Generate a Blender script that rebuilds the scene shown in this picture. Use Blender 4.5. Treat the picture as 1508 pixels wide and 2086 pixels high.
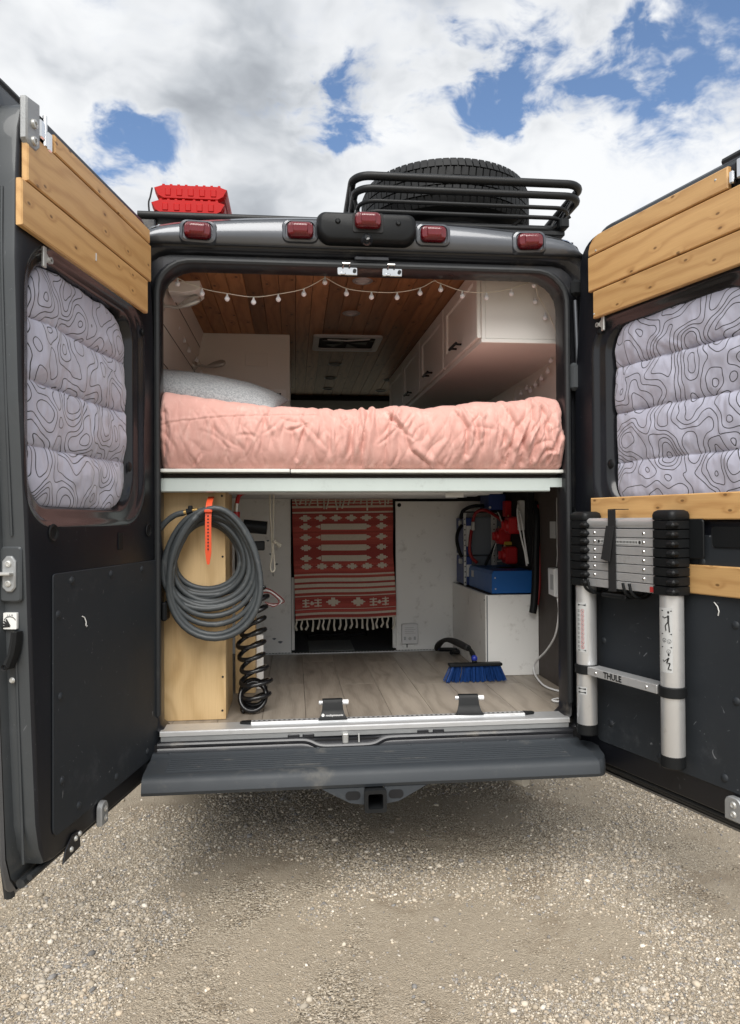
import bpy, bmesh, math, random
import numpy as np
from mathutils import Vector, Matrix

random.seed(7)
rng = np.random.default_rng(7)
R = math.radians
scene = bpy.context.scene
for o in list(bpy.data.objects):
    bpy.data.objects.remove(o)
COL = scene.collection

# ------------------------------------------------------------------ camera
# van frame: x to the right, y forward into the van, z up; rear opening in the plane y = 0
cam_d = bpy.data.cameras.new('camera')
cam = bpy.data.objects.new('camera', cam_d)
COL.objects.link(cam)
YAW, PITCH, ROLL = R(5.94), math.atan(19 / 1480), R(0.35)
fw = Vector((math.sin(YAW) * math.cos(PITCH), math.cos(YAW) * math.cos(PITCH), math.sin(PITCH)))
rt = Vector((math.cos(YAW), -math.sin(YAW), 0))
up = rt.cross(fw)
rt2 = rt * math.cos(ROLL) - up * math.sin(ROLL)
up2 = rt * math.sin(ROLL) + up * math.cos(ROLL)
cm = Matrix((rt2, up2, -fw)).transposed().to_4x4()
cm.translation = Vector((-0.2833, -2.7741, 1.3509))
cam.matrix_world = cm
cam_d.sensor_fit = 'VERTICAL'
cam_d.sensor_height = 36
cam_d.sensor_width = 36
cam_d.lens = 36 * 1480 / 2086
cam_d.clip_start = 0.05
cam_d.clip_end = 3000
scene.camera = cam

# ------------------------------------------------------------------ node helper
class NT:
    def __init__(s, tree):
        s.t = tree
        s.N = tree.nodes
        s.L = tree.links
    def n(s, typ, ins=None, **props):
        nd = s.N.new('ShaderNode' + typ)
        for k, v in props.items():
            setattr(nd, k, v)
        for k, v in (ins or {}).items():
            s.set(nd.inputs[k], v)
        return nd
    def set(s, sock, v):
        if hasattr(v, 'is_output') or isinstance(v, bpy.types.NodeSocket):
            s.L.new(v, sock)
        elif isinstance(v, bpy.types.Node):
            s.L.new(v.outputs[0], sock)
        else:
            if isinstance(v, (tuple, list)) and len(v) == 3 and sock.type == 'RGBA':
                v = (*v, 1)
            sock.default_value = v
    def m(s, op, a, b=0.0, c=0.0, clamp=False):
        nd = s.n('Math', {0: a, 1: b, 2: c}, operation=op)
        nd.use_clamp = clamp
        return nd.outputs[0]
    def vm(s, op, a, b=(0, 0, 0)):
        nd = s.n('VectorMath', {0: a, 1: b}, operation=op)
        return nd.outputs['Value'] if op in ('DOT_PRODUCT', 'LENGTH', 'DISTANCE') else nd.outputs[0]
    def mix(s, f, a, b, mode='MIX'):
        nd = s.n('MixRGB', {0: f, 1: a, 2: b}, blend_type=mode)
        return nd.outputs[0]
    def ramp(s, f, stops, interp='LINEAR'):
        nd = s.n('ValToRGB', {0: f})
        cr = nd.color_ramp
        cr.interpolation = interp
        while len(cr.elements) < len(stops):
            cr.elements.new(0.5)
        for e, (p, c) in zip(cr.elements, stops):
            e.position = p
            e.color = (*c, 1) if isinstance(c, (tuple, list)) else (c, c, c, 1)
        return nd.outputs[0]
    def sm(s, v, lo, hi):
        nd = s.n('MapRange', {0: v, 1: lo, 2: hi, 3: 0.0, 4: 1.0}, interpolation_type='SMOOTHSTEP')
        return nd.outputs[0]
    def noise(s, vec, scale, detail=4, rough=.5, dist=0.0, out=0):
        nd = s.n('TexNoise', {'Vector': vec, 'Scale': scale, 'Detail': detail, 'Roughness': rough, 'Distortion': dist})
        return nd.outputs[out]

# ------------------------------------------------------------------ sky and sun
SUN_EL, SUN_AZ = R(50), R(190)      # azimuth measured clockwise from +y (van front)
world = bpy.data.worlds.new('World')
scene.world = world
world.use_nodes = True
w = NT(world.node_tree)
w.N.clear()
sky = w.n('TexSky', sky_type='NISHITA', sun_disc=False)
sky.sun_elevation = SUN_EL
sky.sun_rotation = SUN_AZ
sky.air_density = 1.0
sky.dust_density = 0.6
sky.ozone_density = 1.6
skyc = w.mix(1.0, sky, (0.105, 0.110, 0.116), 'MULTIPLY')
tc = w.n('TexCoord')
dirv = tc.outputs['Generated']
pl = w.n('Mapping', {'Vector': dirv, 'Scale': (1.0, 1.0, 1.55)}).outputs[0]
warp = w.noise(pl, 6.0, 3, .5, out=1)
wsc = w.n('VectorMath', {0: w.vm('SUBTRACT', warp, (.5, .5, .5))}, operation='SCALE')
wsc.inputs[3].default_value = 0.11
plw = w.vm('ADD', pl, wsc.outputs[0])
big = w.noise(plw, 2.6, 3, .5)
mid = w.noise(plw, 7.0, 5, .55)
fine = w.noise(plw, 26.0, 4, .6)
brk = w.m('ADD', w.m('MULTIPLY', w.m('SUBTRACT', mid, .5), .17), w.m('MULTIPLY', w.m('SUBTRACT', fine, .5), .07))
cov = w.m('ADD', w.m('MULTIPLY', big, .35), w.m('ADD', w.m('MULTIPLY', mid, .38), w.m('MULTIPLY', fine, .26)))
# breaks in the cloud deck (directions of the open blue patches, also behind the camera)
BREAKS = [((0.026, 0.870, 0.493), 0.030), ((0.067, 0.866, 0.496), 0.034), ((0.160, 0.850, 0.502), 0.034), ((0.222, 0.847, 0.483), 0.034),
          ((0.261, 0.826, 0.500), 0.044), ((0.305, 0.799, 0.518), 0.047), ((0.368, 0.771, 0.520), 0.047), ((0.413, 0.747, 0.521), 0.060), ((0.460, 0.723, 0.516), 0.068),
          ((-0.198, 0.881, 0.430), 0.046), ((-0.143, 0.880, 0.453), 0.032), ((-0.230, 0.877, 0.421), 0.030),           ((0.62, 0.58, 0.53), .11), ((-.62, .52, .58), .12), ((.15, -.55, .82), .14), ((-.7, -.4, .6), .13), ((.75, -.35, .56), .13), ((.1, -.85, .5), .10), ((-.3, .2, .93), .13)]
cov = w.m('ADD', cov, w.m('MULTIPLY', w.m('SUBTRACT', 1.0, w.sm(w.vm('DISTANCE', dirv, tuple(Vector((-.30, .80, .53)).normalized())), .03, .16)), .10))
for d, rad in BREAKS:
    dn = Vector(d).normalized()
    dist = w.m('ADD', w.vm('DISTANCE', dirv, tuple(dn)), w.m('MULTIPLY', brk, 1.1))
    f = w.m('SUBTRACT', 1.0, w.sm(dist, rad * -.25, rad * 1.85))
    cov = w.m('SUBTRACT', cov, w.m('MULTIPLY', f, .20))
cmask = w.sm(cov, .19, .50)
above = w.vm('ADD', plw, (0, 0, .075))
th1 = w.m('ADD', w.m('MULTIPLY', w.noise(above, 5.2, 4, .55), .62), w.m('MULTIPLY', w.noise(above, 2.2, 2, .5), .5))
zup = w.n('SeparateXYZ', {0: dirv}).outputs[2]      # far clouds show bright flanks, overhead ones their grey bases
thick = w.sm(w.m('ADD', w.m('MULTIPLY', w.m('SUBTRACT', w.m('MINIMUM', zup, .62), .46), .50), w.m('ADD', w.m('MULTIPLY', th1, .85), w.m('MULTIPLY', cov, .25))), .52, .825)
cshade = w.ramp(thick, [(0.0, (.66, .67, .68)), (.30, (.55, .565, .585)), (.62, (.39, .412, .44)), (1.0, (.24, .258, .285))])
allc = w.mix(cmask, skyc, cshade)
bg = w.n('Background', {'Color': allc, 'Strength': 1.0})
wo = w.n('OutputWorld', {'Surface': bg})

sun_d = bpy.data.lights.new('sun', 'SUN')
sun = bpy.data.objects.new('sun', sun_d)
COL.objects.link(sun)
sun_d.energy = 3.0
sun_d.angle = R(48)
sun_d.color = (1.0, 0.965, 0.91)
sdir = Vector((math.sin(SUN_AZ) * math.cos(SUN_EL), math.cos(SUN_AZ) * math.cos(SUN_EL), math.sin(SUN_EL)))
sun.rotation_euler = sdir.to_track_quat('Z', 'Y').to_euler()
sun.location = sdir * 30

vs = scene.view_settings
vs.view_transform = 'Standard'
vs.look = 'None'
vs.exposure = 0.56
vs.gamma = 1
vs.use_curve_mapping = False
scene.render.engine = 'CYCLES'
scene.cycles.use_denoising = True
scene.cycles.max_bounces = 7
scene.cycles.diffuse_bounces = 4
world.cycles.sampling_method = 'MANUAL'
world.cycles.sample_map_resolution = 512
scene.cycles.use_adaptive_sampling = True
scene.cycles.adaptive_threshold = 0.01

# ------------------------------------------------------------------ materials
MATS = {}
def newmat(name):
    m = bpy.data.materials.new(name)
    m.use_nodes = True
    t = NT(m.node_tree)
    t.N.clear()
    b = t.n('BsdfPrincipled')
    out = t.n('OutputMaterial', {'Surface': b.outputs[0]})
    MATS[name] = m
    return m, t, b
def objco(t, scale=(1, 1, 1), rnd=False):
    v = t.n('TexCoord').outputs['Object']
    if rnd:
        oi = t.n('ObjectInfo').outputs['Random']
        off = t.n('CombineXYZ', {0: t.m('MULTIPLY', oi, 37.0), 1: t.m('MULTIPLY', oi, 91.0), 2: t.m('MULTIPLY', oi, 53.0)})
        v = t.vm('ADD', v, off.outputs[0])
    return t.n('Mapping', {'Vector': v, 'Scale': scale}).outputs[0]
def simple(name, col, rough=.5, metal=0.0, var=.12, vscale=6, bump=0.0, bscale=120, coat=0.0, spec=.5, rvar=.1, dirt=None, dscale=9, damt=.5):
    m, t, b = newmat(name)
    v = objco(t, rnd=True)
    n1 = t.noise(v, vscale, 5, .6)
    c = t.mix(n1, tuple(x * (1 - var) for x in col), tuple(min(1, x * (1 + var)) for x in col))
    if dirt:
        n3 = t.noise(v, dscale, 8, .68)
        f = t.m('MULTIPLY', t.sm(n3, .56, .72), damt)
        c = t.mix(f, c, dirt)
    t.set(b.inputs['Base Color'], c)
    n2 = t.noise(v, vscale * 4, 4, .6)
    rr = t.m('ADD', rough - rvar, t.m('MULTIPLY', n2, 2 * rvar), clamp=True)
    if dirt:
        rr = t.m('ADD', rr, t.m('MULTIPLY', f, .3), clamp=True)
    t.set(b.inputs['Roughness'], rr)
    b.inputs['Metallic'].default_value = metal
    b.inputs['Coat Weight'].default_value = coat
    b.inputs['Coat Roughness'].default_value = .06
    b.inputs['Specular IOR Level'].default_value = spec
    if bump:
        bn = t.n('Bump', {'Height': t.noise(v, bscale, 3, .6), 'Strength': bump, 'Distance': .002})
        t.set(b.inputs['Normal'], bn)
    return m
def scratched(name, col, rough, metal=0.0, scol=(.30, .31, .33), amount=.5, coat=0.0):
    """dark panel with a few pale scuffs and dust"""
    m, t, b = newmat(name)
    v = objco(t)
    n1 = t.noise(v, 5, 5, .6)
    c = t.mix(n1, tuple(x * .85 for x in col), tuple(x * 1.15 for x in col))
    w1 = t.noise(v, 2.2, 3, .5, out=1)
    vw = t.vm('ADD', v, w1)
    ms = t.n('Mapping', {'Vector': vw, 'Scale': (60, 60, 5), 'Rotation': (.3, .6, .2)}).outputs[0]
    s1 = t.sm(t.noise(ms, 1.0, 2, .5), .71, .78)
    spots = t.sm(t.noise(v, 55, 4, .6), .70, .76)
    dust = t.sm(t.noise(v, 4.5, 8, .72), .55, .78)
    f = t.m('MULTIPLY', t.m('ADD', t.m('MULTIPLY', s1, .55), t.m('ADD', t.m('MULTIPLY', spots, .25), t.m('MULTIPLY', dust, .16))), amount, clamp=True)
    c = t.mix(f, c, scol)
    t.set(b.inputs['Base Color'], c)
    b.inputs['Specular IOR Level'].default_value = .38
    t.set(b.inputs['Roughness'], t.m('ADD', rough, t.m('MULTIPLY', t.m('ADD', n1, f), .18), clamp=True))
    b.inputs['Metallic'].default_value = metal
    b.inputs['Coat Weight'].default_value = coat
    bn = t.n('Bump', {'Height': t.noise(v, 420, 2, .5), 'Strength': .12, 'Distance': .0006})
    t.set(b.inputs['Normal'], bn)
    return m
def wood(name, light, dark, rough=.5, knots=.7, tone=.25, gscale=1.0, kscale=5.0, rowz=1.0, bump=.15):
    """board with grain along local x, knots on the x/z or x/y face"""
    m, t, b = newmat(name)
    oi = t.n('ObjectInfo').outputs['Random']
    v0 = t.n('TexCoord').outputs['Object']
    off = t.n('CombineXYZ', {0: t.m('MULTIPLY', oi, 71.0), 1: t.m('MULTIPLY', oi, 13.0), 2: t.m('MULTIPLY', oi, 29.0)}).outputs[0]
    v = t.vm('ADD', v0, off)
    ks = t.n('SeparateXYZ', {0: v})
    kv = t.n('CombineXYZ', {0: t.m('MULTIPLY', ks.outputs[0], kscale), 1: t.m('MULTIPLY', t.m('ADD', ks.outputs[1], ks.outputs[2]), kscale * 1.9)}).outputs[0]
    vor = t.n('TexVoronoi', {'Vector': kv, 'Scale': 1.0, 'Randomness': 1.0}, voronoi_dimensions='2D')
    kd = vor.outputs['Distance']
    kr = t.n('SeparateColor', {0: vor.outputs['Color']}).outputs[0]
    on = t.m('GREATER_THAN', kr, .35)
    near = t.m('MULTIPLY', t.m('SUBTRACT', 1.0, t.sm(kd, .0, .30)), on)
    gs = t.n('Mapping', {'Vector': v, 'Scale': (1.6 * gscale, 46 * gscale, 46 * gscale)}).outputs[0]
    wn = t.noise(t.n('Mapping', {'Vector': v, 'Scale': (2.2, 6, 6)}).outputs[0], 1.0, 3, .5)
    base = t.n('SeparateXYZ', {0: gs})
    h = t.m('ADD', t.m('ADD', base.outputs[2], base.outputs[1]), t.m('ADD', t.m('MULTIPLY', wn, 7.0), t.m('MULTIPLY', near, 1.6)))
    rings = t.m('MULTIPLY', t.m('ADD', t.m('SINE', t.m('MULTIPLY', h, 2.6)), 1.0), .5)
    rings = t.m('POWER', rings, 2.4)
    fib = t.noise(t.n('Mapping', {'Vector': v, 'Scale': (9, 260, 260)}).outputs[0], 1.0, 4, .6)
    blot = t.noise(t.n('Mapping', {'Vector': v, 'Scale': (2, 5, 5)}).outputs[0], 1.0, 4, .6)
    f = t.m('ADD', t.m('MULTIPLY', rings, .36), t.m('ADD', t.m('MULTIPLY', fib, .55), t.m('ADD', t.m('MULTIPLY', blot, .26), t.m('MULTIPLY', near, .22))))
    f = t.m('SUBTRACT', f, .22, clamp=True)
    c = t.mix(f, light, dark)
    kn = t.m('MULTIPLY', t.m('SUBTRACT', 1.0, t.sm(kd, .035, .075)), t.m('MULTIPLY', on, knots), clamp=True)
    c = t.mix(kn, c, tuple(x * .38 for x in dark))
    tn = t.m('ADD', 1.0 - tone, t.m('MULTIPLY', oi, 2 * tone))
    c = t.mix(1.0, c, t.n('CombineXYZ', {0: tn, 1: tn, 2: tn}).outputs[0], 'MULTIPLY')
    t.set(b.inputs['Base Color'], c)
    t.set(b.inputs['Roughness'], t.m('ADD', rough - .08, t.m('MULTIPLY', fib, .2)))
    bn = t.n('Bump', {'Height': t.m('ADD', fib, t.m('MULTIPLY', rings, .5)), 'Strength': bump, 'Distance': .0015})
    t.set(b.inputs['Normal'], bn)
    return m

wood('cedar_board', (.63, .39, .165), (.37, .185, .062), rough=.42, tone=.09, kscale=7.5, knots=.85)
wood('ceiling_plank', (.42, .205, .085), (.19, .078, .030), rough=.48, tone=.40, kscale=4.5, knots=.9)
wood('plywood', (.70, .50, .26), (.45, .28, .115), rough=.5, knots=.12, tone=.05, gscale=.5, kscale=2.2, bump=.05)
wood('floor_plank', (.33, .285, .235), (.17, .143, .115), rough=.42, knots=.25, tone=.14, gscale=.75, kscale=2.0, bump=.10)
simple('body_paint', (.095, .101, .113), .32, .5, var=.05, vscale=2, coat=.6, rvar=.04)
simple('frame_paint', (.019, .020, .024), .32, .25, var=.15, vscale=3, coat=.35, dirt=(.20, .18, .15), dscale=6, damt=.45)
scratched('door_inner_paint', (.007, .008, .0115), .30, 0.0, amount=.30, coat=0.0)
scratched('door_edge_paint', (.052, .058, .063), .36, .2, amount=.45, coat=.2)
scratched('door_panel', (.018, .022, .027), .52, 0, amount=.85)
simple('gloss_paint', (.012, .013, .016), .20, 0, var=.1, vscale=3, coat=.2, rvar=.04, spec=.35)
simple('rubber', (.014, .016, .018), .62, 0, var=.25, bump=.2, bscale=60, dirt=(.10, .095, .085), dscale=7, damt=.3)
simple('bumper_plastic', (.030, .036, .043), .58, 0, var=.12, vscale=3, bump=.25, bscale=500, dirt=(.17, .16, .14), dscale=5, damt=.42)
simple('black_plastic', (.009, .010, .011), .46, 0, var=.2, bump=.1, bscale=300, spec=.22)
simple('black_matte', (.012, .012, .013), .75, 0, var=.2)
simple('dark_void', (.006, .006, .007), .9, 0, var=.1)
simple('powder_coat', (.009, .010, .011), .45, 0, var=.15, bump=.15, bscale=600, spec=.3)
simple('aluminium', (.66, .67, .68), .38, .60, var=.06, vscale=8, dirt=(.36, .35, .33), dscale=14, damt=.35)
simple('brushed_aluminium', (.60, .61, .62), .38, .60, var=.07, vscale=10, dirt=(.30, .29, .27), dscale=16, damt=.4)
simple('chrome', (.75, .76, .77), .14, 1.0, var=.03)
simple('zinc', (.55, .55, .53), .40, .6, var=.10, dirt=(.2, .18, .15), dscale=20, damt=.5)
simple('cast_alloy', (.34, .35, .355), .50, .55, var=.15, vscale=25, bump=.3, bscale=160)
simple('white_paint', (.86, .855, .83), .42, 0, var=.05, vscale=3, dirt=(.36, .34, .30), dscale=14, damt=.42)
simple('white_clean', (.80, .79, .77), .38, 0, var=.02)
simple('offwhite_wall', (.76, .725, .67), .5, 0, var=.03)
simple('cabinet_white', (.82, .80, .765), .4, 0, var=.03, vscale=3)
simple('platform_edge', (.72, .73, .69), .4, 0, var=.06, dirt=(.3, .3, .28), dscale=20, damt=.35)
simple('beam_paint', (.50, .56, .54), .40, .15, var=.08, vscale=4, dirt=(.25, .27, .26), dscale=12, damt=.35)
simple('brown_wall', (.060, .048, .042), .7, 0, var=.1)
simple('hose_rubber', (.050, .057, .061), .46, 0, var=.16, vscale=12, dirt=(.22, .22, .21), dscale=20, damt=.3)
simple('coil_black', (.008, .008, .009), .22, 0, var=.2)
simple('orange_strap', (.72, .085, .025), .5, 0, var=.08)
simple('red_plastic', (.42, .006, .006), .5, 0, var=.12, vscale=5, bump=.1, bscale=200, spec=.2)
simple('red_switch', (.42, .012, .016), .38, 0, var=.1)
simple('brass', (.62, .42, .16), .3, .95, var=.1)
simple('blue_case', (.010, .105, .36), .42, .1, var=.06)
simple('blue_battery', (.02, .045, .19), .45, 0, var=.1)
simple('battery_grey', (.13, .15, .175), .5, 0, var=.08)
simple('cotton', (.70, .66, .56), .9, 0, var=.10, bump=.5, bscale=700)
simple('white_plastic', (.78, .78, .78), .35, 0, var=.03)
simple('bulb_plastic', (.82, .82, .86), .3, 0, var=.02)
simple('dark_carpet', (.085, .092, .098), .9, 0, var=.3, vscale=60)
simple('tile_light', (.26, .28, .28), .7, 0, var=.15, vscale=60)
simple('tyre_rubber', (.011, .012, .013), .62, 0, var=.25, vscale=8, bump=.2, bscale=90, spec=.3, dirt=(.05, .048, .045), dscale=9, damt=.25)
simple('strap_web', (.010, .010, .011), .85, 0, var=.2, bump=.5, bscale=900)
simple('ink', (.012, .012, .013), .6, 0, var=.05)
simple('paper', (.70, .70, .68), .5, 0, var=.04)
simple('sticker_grey', (.46, .47, .47), .45, 0, var=.05)
simple('ink_red', (.42, .03, .03), .6, 0)
simple('lettering_white', (.75, .75, .75), .5, 0)
simple('screen', (.12, .16, .15), .25, 0)
simple('bristle_blue', (.010, .050, .20), .5, 0, var=.4, vscale=60)
simple('blue_plastic', (.015, .03, .28), .4, 0)
simple('clear_plastic', (.55, .55, .54), .2, 0)
simple('red_cable', (.24, .008, .010), .45, 0)
simple('yellow_plastic', (.55, .36, .04), .5, 0)
m, t, b = newmat('glass_dark')
b.inputs['Base Color'].default_value = (.02, .022, .025, 1)
b.inputs['Roughness'].default_value = .05
m, t, b = newmat('clear_glass')
tb = t.n('BsdfTransparent', {'Color': (.78, .82, .80, 1)})
gb = t.n('BsdfGlossy', {'Color': (1, 1, 1, 1), 'Roughness': .02})
ms_ = t.n('MixShader', {0: .08, 1: tb.outputs[0], 2: gb.outputs[0]})
t.set([n_ for n_ in t.N if n_.type == 'OUTPUT_MATERIAL'][0].inputs['Surface'], ms_.outputs[0])
m, t, b = newmat('red_lens')
v = objco(t)
b.inputs['Base Color'].default_value = (.12, .002, .006, 1)
b.inputs['Roughness'].default_value = .10
b.inputs['Coat Weight'].default_value = .6
wv = t.n('TexWave', {'Vector': v, 'Scale': 55, 'Distortion': 0}, bands_direction='X')
t.set(b.inputs['Normal'], t.n('Bump', {'Height': wv.outputs[1], 'Strength': .35, 'Distance': .002}))

# grey quilt with topographic contour lines
m, t, b = newmat('topo_fabric')
v0 = t.n('TexCoord').outputs['Object']
oi = t.n('ObjectInfo').outputs['Random']
v0 = t.vm('ADD', v0, t.n('CombineXYZ', {0: t.m('MULTIPLY', oi, 17.0), 2: t.m('MULTIPLY', oi, 9.0)}).outputs[0])
v0 = t.n('Mapping', {'Vector': v0, 'Scale': (1, 0, 1)}).outputs[0]
def topo(vec):
    wn = t.n('TexNoise', {'Vector': vec, 'Scale': 7.0, 'Detail': 1.0, 'Roughness': .4}).outputs[1]
    vv = t.vm('ADD', vec, t.n('Mapping', {'Vector': wn, 'Scale': (.035, 0, .035)}).outputs[0])
    return t.m('MULTIPLY', t.n('TexNoise', {'Vector': vv, 'Scale': 8.6, 'Detail': .6, 'Roughness': .35}).outputs[0], 13.0)
e = .0006
f0, fx, fz = topo(v0), topo(t.vm('ADD', v0, (e, 0, 0))), topo(t.vm('ADD', v0, (0, 0, e)))
gx, gz = t.m('SUBTRACT', fx, f0), t.m('SUBTRACT', fz, f0)
g = t.m('SQRT', t.m('ADD', t.m('ADD', t.m('MULTIPLY', gx, gx), t.m('MULTIPLY', gz, gz)), 1e-9))
fr = t.m('ABSOLUTE', t.m('SUBTRACT', t.m('FRACT', f0), .5))
dist = t.m('MULTIPLY', t.m('DIVIDE', fr, g), e)          # metres to the contour
line = t.m('SUBTRACT', 1.0, t.sm(dist, .0010, .0019))
vv = objco(t)
cn = t.noise(vv, 14, 4, .6)
fab = t.mix(cn, (.405, .41, .51), (.49, .495, .60))
t.set(b.inputs['Base Color'], t.mix(line, fab, (.006, .006, .008)))
b.inputs['Roughness'].default_value = .48
b.inputs['Sheen Weight'].default_value = .3
hh = t.m('ADD', t.noise(t.n('Mapping', {'Vector': vv, 'Scale': (60, 30, 22)}).outputs[0], 1.0, 4, .55), t.m('MULTIPLY', t.noise(vv, 900, 1, .5), .05))
t.set(b.inputs['Normal'], t.n('Bump', {'Height': hh, 'Strength': .45, 'Distance': .004}))

# pink velvet
m, t, b = newmat('pink_velvet')
v = objco(t)
n1 = t.noise(v, 9, 6, .65)
n2 = t.noise(t.n('Mapping', {'Vector': v, 'Scale': (34, 34, 12)}).outputs[0], 1.0, 5, .6)
c = t.mix(n1, (.57, .30, .255), (.69, .395, .345))
c = t.mix(t.m('MULTIPLY', t.sm(n2, .5, .75), .5), c, (.80, .525, .46))
t.set(b.inputs['Base Color'], c)
b.inputs['Roughness'].default_value = .85
b.inputs['Sheen Weight'].default_value = .35
b.inputs['Sheen Roughness'].default_value = .4
b.inputs['Sheen Tint'].default_value = (1, .8, .75, 1)
hb = t.m('ADD', t.noise(t.n('Mapping', {'Vector': v, 'Scale': (46, 30, 14)}).outputs[0], 1.0, 5, .6, .6), t.m('MULTIPLY', t.noise(v, 900, 2, .5), .05))
t.set(b.inputs['Normal'], t.n('Bump', {'Height': hb, 'Strength': .30, 'Distance': .006}))

# heather grey pillow
m, t, b = newmat('heather_grey')
v = objco(t)
n1 = t.noise(t.n('Mapping', {'Vector': v, 'Scale': (160, 400, 400)}).outputs[0], 1.0, 4, .8)
n2 = t.noise(v, 130, 4, .7)
f = t.sm(t.m('ADD', t.m('MULTIPLY', n1, .6), t.m('MULTIPLY', n2, .4)), .36, .64)
t.set(b.inputs['Base Color'], t.mix(f, (.17, .18, .19), (.45, .46, .47)))
b.inputs['Roughness'].default_value = .9
t.set(b.inputs['Normal'], t.n('Bump', {'Height': n2, 'Strength': .3, 'Distance': .002}))

# attribute-coloured materials
def attrmat(name, rough, bump=0, bs=300, var=.12, vs_=40, bstretch=(1, 1, 1)):
    m, t, b = newmat(name)
    at = t.n('Attribute', attribute_name='Col').outputs['Color']
    v = objco(t)
    n1 = t.noise(v, vs_, 4, .6)
    k = t.m('ADD', 1 - var, t.m('MULTIPLY', n1, 2 * var))
    t.set(b.inputs['Base Color'], t.mix(1.0, at, t.n('CombineXYZ', {0: k, 1: k, 2: k}).outputs[0], 'MULTIPLY'))
    b.inputs['Roughness'].default_value = rough
    if bump:
        t.set(b.inputs['Normal'], t.n('Bump', {'Height': t.noise(t.n('Mapping', {'Vector': v, 'Scale': bstretch}).outputs[0], bs, 3, .6), 'Strength': bump, 'Distance': .003}))
    return m
attrmat('rug_weave', .92, .6, 240, .16, 120, (1, 1, 2.2))
attrmat('stone', .85, .35, 160, .22, 90)

# gravel ground
m, t, b = newmat('gravel_ground')
v = t.n('TexCoord').outputs['Object']
big = t.noise(v, .9, 5, .6)
soil = t.sm(t.m('ADD', t.m('MULTIPLY', big, .8), t.m('MULTIPLY', t.noise(v, 3.2, 5, .68), .55)), .60, .72)
c0 = t.mix(t.noise(v, 2.3, 6, .65), (.335, .278, .208), (.445, .38, .292))
vor1 = t.n('TexVoronoi', {'Vector': v, 'Scale': 95, 'Randomness': 1})
vor2 = t.n('TexVoronoi', {'Vector': v, 'Scale': 230, 'Randomness': 1})
s1 = t.ramp(t.n('SeparateColor', {0: vor1.outputs['Color']}).outputs[0], [(0, (.165, .135, .10)), (.35, (.32, .264, .194)), (.7, (.45, .383, .292)), (1, (.64, .57, .465))])
s2 = t.ramp(t.n('SeparateColor', {0: vor2.outputs['Color']}).outputs[1], [(0, (.12, .097, .07)), (.4, (.32, .264, .194)), (.75, (.46, .393, .298)), (1, (.69, .62, .51))])
peb = t.mix(t.sm(vor1.outputs['Distance'], .35, .5), s1, s2)
peb = t.mix(t.m('MULTIPLY', t.sm(t.noise(v, 30, 4, .6), .4, .6), .6), peb, s2)
c = t.mix(t.m('MULTIPLY', soil, .82), peb, c0)
c = t.mix(t.m('MULTIPLY', t.sm(t.noise(v, 2.4, 6, .68), .52, .66), .75), c, t.mix(.55, c, (.18, .13, .082)))
t.set(b.inputs['Base Color'], c)
b.inputs['Roughness'].default_value = .92
b.inputs['Specular IOR Level'].default_value = .25
hgt = t.m('ADD', t.m('MULTIPLY', t.m('SUBTRACT', 1.0, vor1.outputs['Distance']), t.m('SUBTRACT', 1.1, soil)), t.m('ADD', t.m('MULTIPLY', t.m('SUBTRACT', 1.0, vor2.outputs['Distance']), .45), t.m('MULTIPLY', t.noise(v, 60, 5, .7), .8)))
t.set(b.inputs['Normal'], t.n('Bump', {'Height': hgt, 'Strength': 1.0, 'Distance': .009}))

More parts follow.
